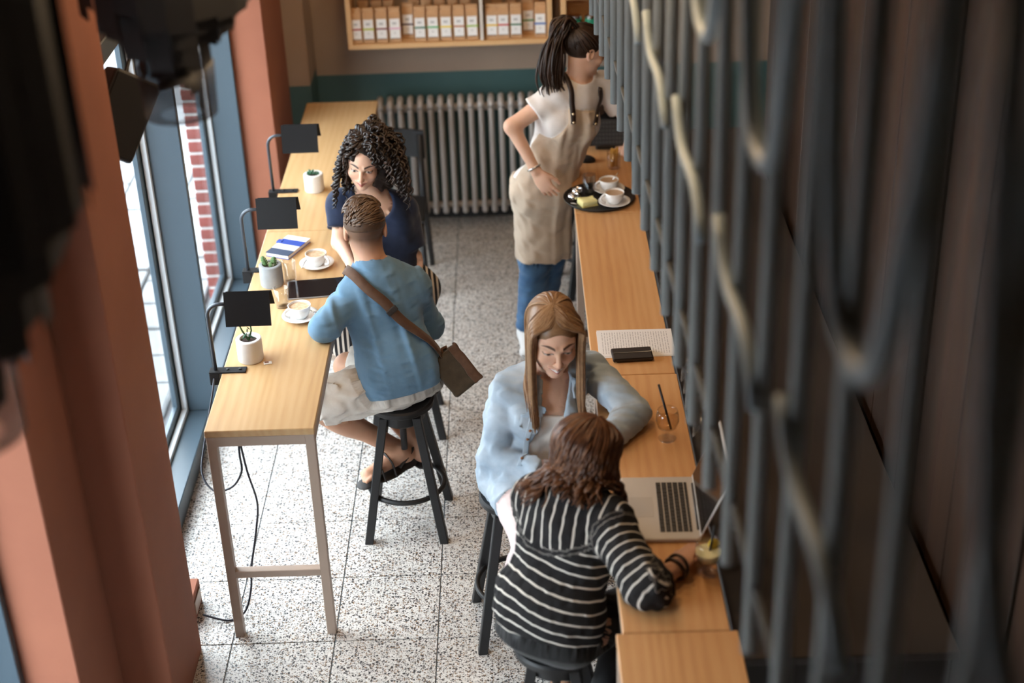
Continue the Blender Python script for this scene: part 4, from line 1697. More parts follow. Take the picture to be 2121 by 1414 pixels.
# till corner
t = thing('computer_keyboard', 'black keyboard propped up on the till stand', 'keyboard', (.455, 7.27, T0), math.radians(-4))
kmx = Matrix.Translation((0, 0, .085)) @ Matrix.Rotation(math.radians(52), 4, 'X')
MB().box((-.105, -.07, -.006), (.105, .07, .006), .004, kmx).build('keyboard_body', M_BLACK, t)
kq = MB().box((-.0065, -.0065, 0), (.0065, .0065, .003), .001).mesh('key')
kq.materials.append(mat('dull_black_keycap', (.03, .03, .032), .45))
for i in range(12):
    for j in range(6):
        q = bpy.data.objects.new('key', kq)
        C.objects.link(q)
        q.parent = t
        q.matrix_local = kmx @ Matrix.Translation((-.0925 + i * .0168, -.052 + j * .0205, .006))
MB().box((-.05, -.02, 0), (.05, .075, .05), .006).build('stand', M_BLACK, t)
t = thing('till_monitor', 'black till monitor turned away behind the keyboard', 'monitor', (.455, 7.42, T0), math.radians(10))
MB().box((-.11, -.012, .07), (.11, .012, .30), .006).build('housing', M_BLACK, t)
MB().lathe([(0, 0), (.07, 0), (.07, .006), (.02, .012), (.018, .08), (0, .08)], 24).build('foot', M_BLACK, t, 'auto')
sd = Sdf()
sd.ell((0, 0, .008), (.030, .052, .024), None, .004)
sd.plane((0, 0, 0), (0, 0, -1), .002)
me, v = sd.mesh('mouse_shell', .003)
me.materials.append(M_BLACK)
t = thing('computer_mouse', 'black computer mouse beside the propped keyboard', 'mouse', (.345, 7.105, T0), math.radians(75))
link('mouse_shell', me, None, t)
MB().lathe([(0, -.003), (.005, -.003), (.005, .003), (0, .003)], 12, m=Matrix.Translation((0, .03, .029)) @ Matrix.Rotation(PI / 2, 4, 'Y')).build('scroll_wheel', M_CHROME, t, True)
MB().tube(smooth_path([(0, .050, .006), (-.01, .08, .004), (-.03, .12, .004), (-.02, .17, .004)]), .002, 6).build('mouse_cord', M_BLACK, t, True)
t = thing('sugar_jar', 'clear jar of amber sugar sticks beside the mouse', 'jar', (.480, 7.01, T0))
MB().lathe([(0, 0), (.032, 0), (.034, .003), (.034, .085), (.0315, .085), (.0315, .008), (0, .008)], 28).build('glass_jar', M_GLASS, t, True)
M_STICK = mat('amber_sugar', (.62, .34, .06), .45)
for k in range(9):
    a = k * 2.4
    r = .006 + .002 * k
    MB().tube([(r * math.cos(a) * .8, r * math.sin(a) * .8, .0085), (r * math.cos(a + .2), r * math.sin(a + .2), .095 + .004 * (k % 3))], .0055, 6).build('sugar_stick', M_STICK, t, True)
# ---------------------------------------------------------------- people
def person(label, base):
    o = thing('person', label, 'person', base)
    return o


def attach(o, root):
    """mesh built in world metres -> child of the person's empty"""
    o.parent = root
    o.location = -Vector(root.location)
    return o


def folds(amp, f, seed=0, ax=(1, 1, 1)):
    r = np.random.RandomState(seed)
    K = r.normal(size=(4, 3)) * f * np.asarray(ax)
    ph = r.uniform(0, 6.28, 4)

    def fn(x, y, z):
        a = np.sin(K[0][0] * x + K[0][1] * y + K[0][2] * z + ph[0])
        b = np.sin(K[1][0] * x + K[1][1] * y + K[1][2] * z + ph[1] + 1.6 * a)
        c = np.sin(K[2][0] * x + K[2][1] * y + K[2][2] * z + ph[2] + 1.3 * b)
        return amp * (.6 * b + .6 * c)
    return fn


def fabric(name, c1, c2, scale=40, rough=.85, bumpy=.25, weave=900):
    if name in MATS:
        return MATS[name]
    m = noisy(name, c1, c2, scale, rough, 0)
    t, N, L, b = nodes(m)
    v = coords(t, 'Object')
    n1 = noise(t, v, 9, 2, .5, .15)
    n2 = noise(t, v, weave, 1)
    ad = N.new('ShaderNodeMath')
    ad.operation = 'MULTIPLY_ADD'
    ad.inputs[1].default_value = .06
    L.new(n2.outputs[0], ad.inputs[0])
    L.new(n1.outputs[0], ad.inputs[2])
    bump(t, ad.outputs[0], b, bumpy, .018)
    b.inputs['Specular IOR Level'].default_value = .2
    b.inputs['Sheen Weight'].default_value = .15
    return m


def attr_stripes(name, dark, light, period, duty, attr='stripe'):
    m = mat(name, dark, .85)
    t, N, L, b = nodes(m)
    a = N.new('ShaderNodeAttribute')
    a.attribute_name = attr
    md = N.new('ShaderNodeMath')
    md.operation = 'PINGPONG'
    md.inputs[1].default_value = period / 2
    L.new(a.outputs['Fac'], md.inputs[0])
    r = ramp(t, [(0, light), (max(duty - .06, .01), light), (duty + .06, dark), (1, dark)])
    dv = N.new('ShaderNodeMath')
    dv.operation = 'DIVIDE'
    dv.inputs[1].default_value = period / 2
    L.new(md.outputs[0], dv.inputs[0])
    L.new(dv.outputs[0], r.inputs[0])
    L.new(r.outputs[0], b.inputs['Base Color'])
    v = coords(t, 'Object')
    n1 = noise(t, v, 9, 2, .5, .15)
    bump(t, n1.outputs[0], b, .25, .018)
    b.inputs['Specular IOR Level'].default_value = .2
    return m


def tuck(o, outer, gap=.003, reach=.014, keep=None):
    """press an inner layer just beneath the garment worn over it"""
    me = o.data
    n = len(me.vertices)
    co = np.empty(n * 3, np.float32)
    me.vertices.foreach_get('co', co)
    P_ = co.reshape(-1, 3).astype(float)
    lo, hi = outer.bounds()
    box = np.all((P_ > lo - .02) & (P_ < hi + .02), 1)
    if keep is not None:
        box &= np.linalg.norm(P_ - keep[0], axis=1) > keep[1]
    idx = np.nonzero(box)[0]
    if not len(idx):
        return
    for _ in range(2):
        d = outer.at(P_[idx])
        sel = (d > -gap) & (d < reach)
        if not sel.any():
            break
        k = idx[sel]
        P_[k] += outer.grad(P_[k]) * (-gap - d[sel])[:, None]
    me.vertices.foreach_set('co', P_.astype(np.float32).ravel())
    me.update()


def fall(P0, D0, L_, n, sdf, gap, grav=.35):
    """strands that drop under gravity and slide over a surface; P0, D0 (m,3); returns (m,n,3)"""
    P_ = np.array(P0, float)
    D = np.array(D0, float)
    out = []
    ds = (np.asarray(L_) / n)[:, None]
    for k in range(n):
        D = D * (1 - grav) + np.array((0, 0, -1.)) * grav
        D /= np.linalg.norm(D, axis=1, keepdims=True)
        Q = P_ + D * ds
        d = sdf.at(Q)
        bad = d < gap
        if bad.any():
            g = sdf.grad(Q[bad])
            Q[bad] += g * (gap[bad] - d[bad])[:, None]
            d2 = sdf.at(Q[bad])
            Q[bad] += sdf.grad(Q[bad]) * np.maximum(gap[bad] - d2, 0)[:, None]
        D = (Q - P_) / (np.linalg.norm(Q - P_, axis=1, keepdims=True) + 1e-9)
        P_ = Q
        out.append(P_.copy())
    return np.stack(out, 1)


M_SKIN = skin_mat('skin')
SK1 = (.73, .455, .325)
SK2 = (.54, .295, .19)
M_H_BROWN = hair_mat('dark_brown_hair', ((.012, .008, .006), (.028, .016, .011), (.055, .030, .019)))
M_H_BLACK = hair_mat('near_black_curls', ((.010, .007, .006), (.022, .013, .010), (.050, .028, .018)))
M_H_BLOND = hair_mat('dark_blond_hair', ((.16, .085, .042), (.27, .150, .075), (.40, .25, .14)), .38)
M_H_AUBURN = hair_mat('auburn_hair', ((.040, .014, .007), (.100, .038, .016), (.20, .085, .036)), .38)
M_H_MAN = hair_mat('short_brown_hair', ((.045, .024, .014), (.095, .052, .029), (.17, .10, .058)))
rs = np.random.RandomState(11)


def scalp(H, az, el, lift=1.0):
    """point on the skull: az from the face (radians, + = person's right), el elevation"""
    c = np.array((0, -.018, .035))
    r = np.array((.078, .098, .084)) * lift
    return c + r * np.array((math.cos(el) * math.sin(az), math.cos(el) * math.cos(az), math.sin(el)))


def cap_mesh(H, cut, lift=1.035, h=.005):
    """closed hair cap over the skull; cut(sdf) carves the face away"""
    sd = Sdf()
    sd.ell(H.w((0, -.018, .035)), np.array((.076, .096, .082)) * H.s * lift, H.F, .01)
    cut(sd)
    lo, hi = sd.bounds()
    return sd.nets(lo - .02, hi + .02, h)


# ======== man in the blue sweater
CARVE[:] = [('box', (-1.16, 4.66, .88), (-.762, 6.378, .9495)), seat_of(-.512, 5.41)]
man = person('man in a blue sweater and pale shorts seated with his back turned', (-.512, 5.41, 0))
J = dict(pelvis=(-.505, 5.41, .715), neck=(-.600, 5.57, 1.130), shL=(-.668, 5.49, 1.050), shR=(-.445, 5.60, 1.035),
         elL=(-.785, 5.325, 1.005), wrL=(-.735, 5.53, 1.01), elR=(-.395, 5.66, .82), wrR=(-.600, 5.70, .945),
         hipL=(-.575, 5.39, .70), hipR=(-.435, 5.50, .70), knL=(-.865, 5.360, .63), knR=(-.748, 5.640, .645),
         anL=(-.540, 5.452, .340), toeL=(-.668, 5.372, .272), anR=(-.466, 5.522, .322), toeR=(-.528, 5.615, .266))
fg = Fig(J, False)
H = Head((-.624, 5.635, 1.285), (-.14, .97, -.19), (-.03, .20, 1), 1.09)
sd = Sdf()
fg.torso(sd)
H.sculpt(sd, True)
H.neck(sd, fg.J['neck'] - fg.up * .02, .062, .060)
for q in 'LR':
    fg.arm(sd, q)
    fg.leg(sd, q)
    fg.foot(sd, q)
hand(sd, J['wrL'], (.35, .9, -.1), (.2, 0, -1), 1.0, right=False)
hand(sd, J['wrR'], (-.98, .10, .14), (0, 0, -1), 1.0, (14, 18, 14), right=True)
body_sd = sd


def man_col(v):
    c = H.colour(v, SK2, brow=(.08, .045, .03))
    L = H.l(v)
    # clipped hair fade on the sides and back of the head
    el = L[:, 2] + .22 * np.clip(L[:, 1], -.2, .05)
    back = np.clip((.052 - L[:, 1]) / .02, 0, 1) * (np.linalg.norm(L, axis=1) < .16)
    ear = ((np.abs(L[:, 0]) > .066) & (np.abs(L[:, 1] + .008) < .026) & (np.abs(L[:, 2] + .004) < .036))
    f = np.clip((L[:, 2] + .085) / .065, 0, 1) ** 1.1 * back * ~ear * (L[:, 2] > -.085)
    c = c * (1 - .86 * f[:, None]) + np.array((.075, .042, .026)) * .86 * f[:, None]
    hd = np.zeros(len(v))
    return c


hb = H.c
carve(sd)
me, v = sd.mesh('body', .0085, [(hb - .15, hb + (.15, .15, .17), .0032), (V3(-.76, 5.22, .19), V3(-.38, 5.72, .38), .004)])
set_attr(me, 'Col', man_col(v))
me.materials.append(M_SKIN)
body_o = attach(link('body', me), man)
# sweater
M_SWEAT = fabric('blue_sweater_knit', (.120, .225, .335), (.145, .255, .370), 30, .9, .35)
sd = Sdf()
fg.torso(sd, .016, .05, wide=.97)
for q in 'LR':
    fg.arm(sd, q, .013, .03, 1.86, True, (.056, .047, .048, .034))
# loose hanging lower back
fw, sdv, up_ = fg.fwd, fg.side, fg.up
jp = fg.J['pelvis']
sd.ell(jp + up_ * .05 - fw * .02, (.172, .150, .17), fg.F, .05)
sd.warp(folds(.0045, 26, 3, (1, 1, 1.6)))
sd.warp(folds(.0025, 60, 5))
hem_n = nrm(-up_ * .95 + fw * .05)
sd.plane(jp - up_ * .055 - fw * .02, hem_n, .012)
sd.cone(fg.J['neck'] - up_ * .0 + (H.c - fg.J['neck']) * .18, fg.J['neck'] + (H.c - fg.J['neck']) * 1.2, .066, .075, .008, 's')
o, me, v = cloth_obj(man, 'sweater', sd, .0065, M_SWEAT)
attach(o, man)
tuck(body_o, sd, keep=(H.c, .135))
sweater_sd = sd
smooth_sd = Sdf()
smooth_sd.ops = [op_ for op_ in sd.ops if op_[4] == 'u']
# collar band
ring = []
cc = fg.J['neck'] + (H.c - fg.J['neck']) * .10
nk = nrm(H.c - fg.J['neck'])
ax1 = nrm(np.cross(nk, (0, 1, 0)))
ax2 = np.cross(nk, ax1)
ring = [cc + .072 * (ax1 * math.cos(a) + ax2 * math.sin(a)) for a in np.linspace(0, 2 * PI, 33)[:-1]]
ring = sweater_sd.snap(np.array(ring), .003)
o = MB().tube([tuple(p) for p in ring], .0075, 8, closed=True).build('collar', M_SWEAT, None, True)
attach(o, man)
# shorts
M_SHORT = fabric('pale_cotton_shorts', (.62, .57, .51), (.72, .68, .62), 30, .85, .45)
sd = Sdf()
sd.ell(jp - fg.Fp[1] * .015 - V3(0, 0, .020), (.172, .150, .098), fg.Fp, .05)
sd.plane(jp - up_ * .030 - fw * .02, -hem_n, .004)
for q in 'LR':
    fg.leg(sd, q, .022, .05, .93 if q == 'L' else .86, True, (.094, .076, .06, .05))
sd.warp(folds(.005, 34, 8))
o, me, v = cloth_obj(man, 'shorts', sd, .0065, M_SHORT)
attach(o, man)
tuck(body_o, sd, keep=(H.c, .135))
tuck(o, sweater_sd, .004, .03)
shorts_sd = sd
# sandals: sole and straps
M_SAND = mat('dark_sandal_leather', (.022, .018, .016), .6)
for q in 'LR':
    a, t = fg.J['an' + q], fg.J['toe' + q]
    dn = nrm(V3(t[0] - a[0], t[1] - a[1], 0))
    tilt = nrm(t - (a - dn * .035 - V3(0, 0, .045)))
    heel = a - dn * .045 - V3(0, 0, .086)
    tip = t + nrm(t - a) * .020 - V3(0, 0, .036)
    sv = nrm(np.cross(tip - heel, (0, 0, 1)))
    sd = Sdf()
    nz = np.cross(sv, nrm(tip - heel))
    sd.cone(heel, heel + (tip - heel) * .5, .036, .040, .02, sq=(nz, .28))
    sd.cone(heel + (tip - heel) * .45, tip, .044, .040, .02, sq=(nz, .26))
    me, v = sd.mesh('sandal', .005)
    me.materials.append(M_SAND)
    so = link('sandal', me)
    attach(so, man)
    st = MB()
    for fr, dz in ((.42, .07), (.66, .055), (.86, .034)):
        c0 = heel + (tip - heel) * fr
        pts = []
        for k in range(11):
            an_ = PI * k / 10
            pts.append(c0 + sv * math.cos(an_) * .048 + nz * abs(1) * (math.sin(an_) * dz))
        pts = body_sd.push_out(np.array(pts), .004)
        st.tube([tuple(p) for p in pts], .0085, 6, flat=.4)
    pts = body_sd.push_out(np.array([heel + nz * .03 + sv * .04 + (tip - heel) * .3, heel - (tip - heel) * .06 + nz * .055, heel + nz * .03 - sv * .04 + (tip - heel) * .3]), .004)
    st.tube([tuple(p) for p in bend(pts, 6)], .0085, 6, flat=.4)
    so2 = st.build('sandal_strap', M_SAND, None, True)
    attach(so2, man)
    so2['kind'] = 'stuff'
# hair: swept top
paths = []
for i in range(480):
    az = rs.uniform(-PI, PI)
    el = rs.uniform(.62, 1.5) if abs(az) > 1.2 else rs.uniform(.5, 1.45)
    if abs(az) > 1.9:
        el = rs.uniform(.08, 1.5)
    p0 = scalp(H, az, el, 1.0)
    # combed from his left-back over to the front right, with lift
    flow = nrm(np.array((-.55 + rs.normal() * .12, .35 - .9 * (math.cos(az) < -.3) + rs.normal() * .15, -.05)))
    pts = []
    q = p0.copy()
    L_ = rs.uniform(.035, .062)
    for k in range(8):
        u = k / 7
        qq = p0 + flow * L_ * u
        c = np.array((0, -.018, .035))
        d = qq - c
        rr = np.linalg.norm(d / (.078, .098, .084))
        qq = c + d / rr * (1.02 + (.13 + .05 * math.cos(az)) * math.sin(u * PI * .62) * min(1, (el - .3) / .5))
        pts.append(H.w(qq))
    paths.append((pts, .0052 * np.array([.7, 1, 1, 1, .95, .8, .6, .2])))
def mcut(sd_):
    sd_.ell(H.w((0, .09, -.06)), (.09, .075, .12), H.F, .01, 's')
    sd_.add(lambda x, y, z: -((x - H.c[0]) * H.F[2][0] + (y - H.c[1]) * H.F[2][1] + (z - H.c[2]) * H.F[2][2] - .012 * H.s), (-9, -9, -9), (9, 9, 9), .01, 'i')
ev = cap_mesh(H, mcut, 1.03)
attach(add_hair(None, 'hair', M_H_MAN, paths, 5, ev), man)

# messenger bag on its strap
M_LEATH = fabric('brown_canvas', (.085, .042, .024), (.11, .057, .033), 40, .75, .2)
M_OLIVE = fabric('olive_brown_canvas', (.055, .040, .024), (.075, .054, .034), 40, .8, .25)
bg_ = thing('messenger_bag', 'brown canvas messenger bag slung on the man\'s right hip', 'bag', (-.29, 5.40, .66))
_s = nrm((.60, -.28, -.75))
_n = np.array((.12, -.86, .42))
_n = nrm(_n - _s * _n.dot(_s))
bF = np.stack([_s, -_n, np.cross(_s, -_n)])
bc = V3(-.282, 5.415, .735)
sd = Sdf()
sd.box(bc, (.088, .032, .066), bF, .014)
sd.warp(folds(.003, 40, 4))
worn = lambda x, y, z: np.minimum(sweater_sd.at(np.stack(np.broadcast_arrays(x, y, z), -1)), shorts_sd.at(np.stack(np.broadcast_arrays(x, y, z), -1)))
sd.add(worn, (-9, -9, -9), (9, 9, 9), .003, 's')
me, v = sd.mesh('bag_body', .005)
me.materials.append(M_OLIVE)
o = link('bag_body', me)
attach(o, bg_)
sd = Sdf()
sd.box(bc + bF[1] * -.034 + bF[2] * .050, (.091, .006, .018), bF, .004)
sd.box(bc + bF[2] * .068, (.091, .038, .006), bF, .004, .006)
sd.warp(folds(.002, 50, 9))
me, v = sd.mesh('flap', .004)
me.materials.append(M_LEATH)
attach(link('flap', me), bg_)
way = [(-.352, 5.42, .80), (-.42, 5.41, .90), (-.505, 5.42, .99), (-.575, 5.455, 1.06), (-.630, 5.485, 1.105), (-.668, 5.53, 1.125), (-.680, 5.59, 1.10), (-.655, 5.66, 1.0)]
cur = bend(way, 8)
cur = smooth_sd.snap(cur, .011)
for _ in range(4):
    cur[1:-1] = .5 * cur[1:-1] + .25 * (cur[:-2] + cur[2:])
cur = smooth_sd.snap(cur, .011)
cur = np.concatenate([[bc + bF[0] * -.086 + bF[2] * .03, (bc + bF[0] * -.10 + bF[2] * .02) * .6 + cur[0] * .4], cur])
snn = smooth_sd.grad(cur)
for _ in range(12):
    snn[1:-1] = .5 * snn[1:-1] + .25 * (snn[:-2] + snn[2:])
snn /= np.linalg.norm(snn, axis=1, keepdims=True)
stv, stq = [], []
for i, p in enumerate(cur):
    tt = nrm(cur[min(i + 1, len(cur) - 1)] - cur[max(i - 1, 0)])
    nn = snn[i]
    bb_ = nrm(np.cross(tt, nn))
    for s_, d_ in ((-1, 0), (1, 0), (1, 1), (-1, 1)):
        stv.append(p + bb_ * s_ * .0205 + nn * d_ * .004)
for i in range(len(cur) - 1):
    for k in range(4):
        stq.append((i * 4 + k, i * 4 + (k + 1) % 4, i * 4 + 4 + (k + 1) % 4, i * 4 + 4 + k))
me = np_mesh('strap', np.array(stv), np.array(stq), False)
me.materials.append(M_LEATH)
attach(link('strap', me), bg_)
bi = 21
bk_ = Sdf()
tt = nrm(cur[bi + 1] - cur[bi - 1])
nn = sweater_sd.grad(cur[bi][None])[0]
bk_.box(cur[bi] + nn * .005, (.024, .012, .0045), np.stack([nrm(np.cross(tt, nn)), tt, nn]), .002)
me, v = bk_.mesh('strap_buckle', .0025)
me.materials.append(M_SAND)
attach(link('strap_buckle', me), bg_)

def shoes(fig, root, material, name='shoe'):
    for q in 'LR':
        sd_ = Sdf()
        fig.foot(sd_, q, .02, .010)
        sd_.plane(fig.J['an' + q] + V3(0, 0, .012), (0, 0, 1), .006)
        me_, v_ = sd_.mesh(name, .007)
        me_.materials.append(material)
        attach(link(name, me_), root)


# ======== curly-haired woman
CARVE[:] = [('box', (-1.16, 4.66, .88), (-.762, 6.378, .9495)), seat_of(-.56, 6.21)]
cw = person('curly dark-haired woman in a navy tee smiling across the high table', (-.56, 6.21, 0))
J = dict(pelvis=(-.565, 6.25, .72), neck=(-.650, 6.285, 1.145), shL=(-.520, 6.32, 1.055), shR=(-.785, 6.27, 1.120),
         elL=(-.470, 6.24, .800), wrL=(-.55, 6.02, .77), elR=(-.800, 6.16, .985), wrR=(-.722, 5.915, .985),
         hipL=(-.49, 6.22, .70), hipR=(-.64, 6.22, .70), knL=(-.53, 5.90, .65), knR=(-.742, 5.845, .69),
         anL=(-.508, 6.085, .298), toeL=(-.508, 5.985, .248), anR=(-.592, 6.080, .298), toeR=(-.597, 5.980, .248))
fg = Fig(J, True, .97)
H = Head((-.664, 6.20, 1.362), (-.08, -.96, -.26), (.10, -.25, .96), 1.0)
sd = Sdf()
fg.torso(sd)
H.sculpt(sd, False, .9, 1.08)
H.neck(sd, fg.J['neck'] - fg.up * .02, .052, .050)
for q in 'LR':
    fg.arm(sd, q, 0, .02, 2, False, (.046, .037, .035, .023))
    fg.leg(sd, q)
    fg.foot(sd, q)
hand(sd, J['wrR'], (.45, -.85, -.22), (-.1, -.3, -1), .92, (14, 18, 14), right=True)
hand(sd, J['wrL'], (-.6, -.8, 0), (0, 0, -1), .92, right=False)
hb = H.c
wr = fg.J['wrR']
cbody = sd
carve(sd)
me, v = sd.mesh('body', .0085, [(hb - (.13, .16, .16), hb + (.13, .14, .15), .0021), (wr - (.09, .17, .10), wr + (.13, .05, .05), .0035)])
set_attr(me, 'Col', H.colour(v, SK1, smile=.9, lips=(.55, .20, .17)))
me.materials.append(M_SKIN)
body_o = attach(link('body', me), cw)
M_NAVY = fabric('navy_jersey', (.014, .022, .050), (.020, .030, .065), 30, .85, .3)
sd = Sdf()
fg.torso(sd, .012, .05, True)
for q in 'LR':
    fg.arm(sd, q, .016, .03, .62, True, (.050, .046, .04, .03))
sd.warp(folds(.004, 30, 21))
sd.plane(fg.J['pelvis'] - fg.up * .06, -fg.up, .01)
nk = fg.J['neck']
sd.ell(nk + fg.fwd * .075 - fg.up * .005, (.082, .085, .075), fg.F, .012, 's')
sd.cone(nk - fg.up * .02, H.c, .062, .09, .01, 's')
o, me, v = cloth_obj(cw, 'tee_shirt', sd, .0065, M_NAVY)
attach(o, cw)
tee_o = o
tuck(body_o, sd, keep=(H.c, .135))
tee_sd = sd
# long striped skirt
M_SKIRT = attr_stripes('striped_skirt_cloth', (.020, .018, .020), (.62, .55, .47), .022, .42)
sd = Sdf()
sd.ell(fg.J['pelvis'] - V3(0, 0, .01), (.180, .130, .110), fg.Fp, .05)
for q in 'LR':
    fg.leg(sd, q, .024, .07, 1.45, True, (.090, .075, .078, .080))
sd.cone((fg.J['knL'] + fg.J['knR']) / 2 + (0, .12, .02), (fg.J['knL'] + fg.J['knR']) / 2 + (0, .03, -.12), .085, .09, .08)
sd.warp(folds(.006, 34, 18, (1.5, 1, .4)))
o, me, v = cloth_obj(cw, 'skirt', sd, .0065, M_SKIRT)
set_attr(me, 'stripe', v[:, 0] + .10 * v[:, 1])
attach(o, cw)
tuck(body_o, sd, keep=(H.c, .135))
tuck(tee_o, sd)
shoes(fg, cw, mat('blue_canvas_shoe', (.10, .17, .27), .8))
# curls
paths = []
for i in range(430):
    az = rs.uniform(-PI, PI)
    el = math.asin(rs.uniform(-.25, .99))
    if abs(az) < 1.05 and el < .85:
        continue
    p0 = scalp(H, az, el, 1.0)
    out = nrm(p0 - np.array((0, -.018, .02)))
    L_ = rs.uniform(.17, .30) if abs(az) > .9 else rs.uniform(.08, .15)
    n = 34
    turns = L_ / .036
    ph = rs.uniform(0, 6.28)
    vol = rs.uniform(.55, 1.25)
    sgn = 1 if p0[0] >= 0 else -1
    # local path: out from the scalp, then falling; fuller to her left and down the back
    pts = []
    g = nrm(H.F @ np.array((0, 0, -1.0)))
    wide = .085 if p0[0] < 0 else .016
    for k in range(n):
        u = k / (n - 1)
        q = p0 + out * (.010 + wide * vol * math.sin(min(1, u * 1.7) * PI / 2)) + g * L_ * max(0, u - .12) ** 1.25
        if abs(az) < 1.3:
            q = q + np.array((sgn * .05 * u, .004, .0))
        rr = .0095 * min(1, u * 5)
        e1 = nrm(np.cross(out, g) + 1e-3)
        e2 = nrm(np.cross(g, e1))
        q = q + (e1 * math.cos(turns * 6.28 * u + ph) + e2 * math.sin(turns * 6.28 * u + ph)) * rr
        pts.append(q)
    pts = np.array(pts)
    # keep the face free
    face = (np.abs(pts[:, 0]) < .062) & (pts[:, 1] > .03) & (pts[:, 2] < .062)
    if face.any():
        pts[:, 0] = np.where(face, np.sign(pts[:, 0] + 1e-6) * (.066 + .02 * rs.rand()), pts[:, 0])
    wpts = tee_sd.push_out(np.array([H.w(p) for p in pts]), .010, 2)
    paths.append((wpts, .0056 * np.concatenate([np.linspace(.6, 1, 6), np.ones(n - 12), np.linspace(1, .3, 6)])))
def ccut(sd_):
    sd_.ell(H.w((0, .10, -.035)), (.066, .085, .112), H.F, .01, 's')
sdc = Sdf()
sdc.ell(H.w((0, -.022, .035)), (.088, .104, .098), H.F, .02)
sdc.ell(H.w((-.075, -.03, -.05)), (.070, .075, .12), H.F, .05)
sdc.ell(H.w((-.03, -.05, .06)), (.085, .09, .085), H.F, .04)
sdc.ell(H.w((.045, -.03, -.03)), (.042, .065, .085), H.F, .04)
ccut(sdc)
sdc.warp(folds(.010, 110, 31))
lo, hi = sdc.bounds()
ev = sdc.nets(lo - .02, hi + .02, .006)
attach(add_hair(None, 'hair', M_H_BLACK, paths, 4, ev), cw)

# ======== woman in the denim shirt
CARVE[:] = [('box', (.265, 3.476, .88), (.578, 4.968, .9495)), seat_of(-.045, 4.70)]
dw = person('long-haired blonde woman in a light denim shirt smiling at the bar', (-.055, 4.71, 0))
J = dict(pelvis=(-.012, 4.73, .715), neck=(.092, 4.745, 1.095), shL=(.240, 4.800, 1.075), shR=(-.062, 4.700, 1.050),
         elL=(.385, 4.615, .995), wrL=(.285, 4.455, .995), elR=(-.118, 4.665, .805), wrR=(.065, 4.545, .800),
         hipL=(.06, 4.70, .70), hipR=(-.075, 4.69, .70), knL=(.15, 4.36, .64), knR=(.02, 4.33, .64),
         anL=(.009, 4.573, .298), toeL=(.014, 4.473, .248), anR=(-.072, 4.573, .298), toeR=(-.068, 4.473, .248))
fg = Fig(J, True, 1.0)
H = Head((.108, 4.69, 1.284), (.15, -.955, -.24), (.09, -.23, .97), 1.12)
sd = Sdf()
fg.torso(sd, wide=.84)
H.sculpt(sd, False, 1.0, 1.18)
H.neck(sd, fg.J['neck'] - fg.up * .02, .054, .050)
for q in 'LR':
    fg.arm(sd, q, 0, .02, 2, False, (.047, .038, .037, .024))
    fg.leg(sd, q)
    fg.foot(sd, q)
hand(sd, J['wrL'], (-.8, -.6, -.05), (0, 0, -1), .92, (12, 16, 14), right=False)
hand(sd, J['wrR'], (.7, -.6, -.25), (.2, -.2, -1), .92, (14, 18, 14), right=True)
hb = H.c
carve(sd)
me, v = sd.mesh('body', .0085, [(hb - (.13, .16, .16), hb + (.13, .14, .15), .0021)])
set_attr(me, 'Col', H.colour(v, SK1, smile=1.0, teeth=True, lips=(.46, .12, .10), brow=(.10, .05, .03), iris=(.05, .045, .04), eye=.62))
me.materials.append(M_SKIN)
body_o = attach(link('body', me), dw)
M_DENIM = fabric('light_denim', (.30, .385, .475), (.48, .555, .625), 9, .9, .5)
M_DSEAM = fabric('denim_trim', (.28, .38, .50), (.42, .52, .62), 9, .9, .3)
sd = Sdf()
fg.torso(sd, .013, .04, True, .86)
for q in 'LR':
    fg.arm(sd, q, .014, .006, 1.92, True, (.050, .044, .046, .034))
sd.ell(fg.J['pelvis'] - V3(0, 0, .02), (.165, .130, .17), fg.F, .05)
sd.cone(fg.J['hipR'], fg.J['hipR'] + (fg.J['knR'] - fg.J['hipR']) * .42, .098, .090, .03, caps=(None, 0))
sd.cone(fg.J['hipL'], fg.J['hipL'] + (fg.J['knL'] - fg.J['hipL']) * .42, .098, .090, .03, caps=(None, 0))
sd.warp(folds(.0055, 30, 41))
sd.warp(folds(.003, 70, 43))
sd.plane(fg.J['pelvis'] - V3(0, 0, .15), (.1, 0, -1), .01)
nk = fg.J['neck']
# open front over the white top
op = Sdf()
a0 = nk + fg.fwd * .10 - fg.up * .005
sd.cone(nk + fg.fwd * .06 + fg.up * .01, nk + fg.fwd * .13 - fg.up * .36, .050, .040, .01, 's', sq=(fg.fwd, 2.1))
sd.cone(nk - fg.up * .02, H.c, .060, .08, .01, 's')
o, me, v = cloth_obj(dw, 'denim_shirt', sd, .0065, M_DENIM)
attach(o, dw)
den_sd = sd
den_o = o
tuck(body_o, sd, .004, .02, (H.c, .15))
M_TOP = fabric('white_tank_top', (.72, .68, .63), (.78, .74, .70), 20, .85, .3)
sd = Sdf()
fg.torso(sd, .006, .05, True, .84)
sd.warp(folds(.003, 40, 51))
sd.plane(fg.J['pelvis'] - V3(0, 0, .05), (0, 0, -1), .01)
sd.ell(nk + fg.fwd * .07 + fg.up * .01, (.13, .12, .125), fg.F, .01, 's')
o, me, v = cloth_obj(dw, 'white_top', sd, .007, M_TOP)
attach(o, dw)
tuck(o, den_sd, .004, .022)
tuck(body_o, sd, keep=(H.c, .135))
M_PINK = fabric('pale_pink_trousers', (.70, .55, .535), (.75, .61, .595), 25, .85, .3)
sd = Sdf()
sd.ell(fg.J['pelvis'] - V3(0, 0, .01), (.176, .126, .110), fg.Fp, .05)
for q in 'LR':
    fg.leg(sd, q, .012, .04, 1.85, True)
sd.warp(folds(.003, 40, 55))
o, me, v = cloth_obj(dw, 'trousers', sd, .0075, M_PINK)
attach(o, dw)
tuck(body_o, sd, keep=(H.c, .135))
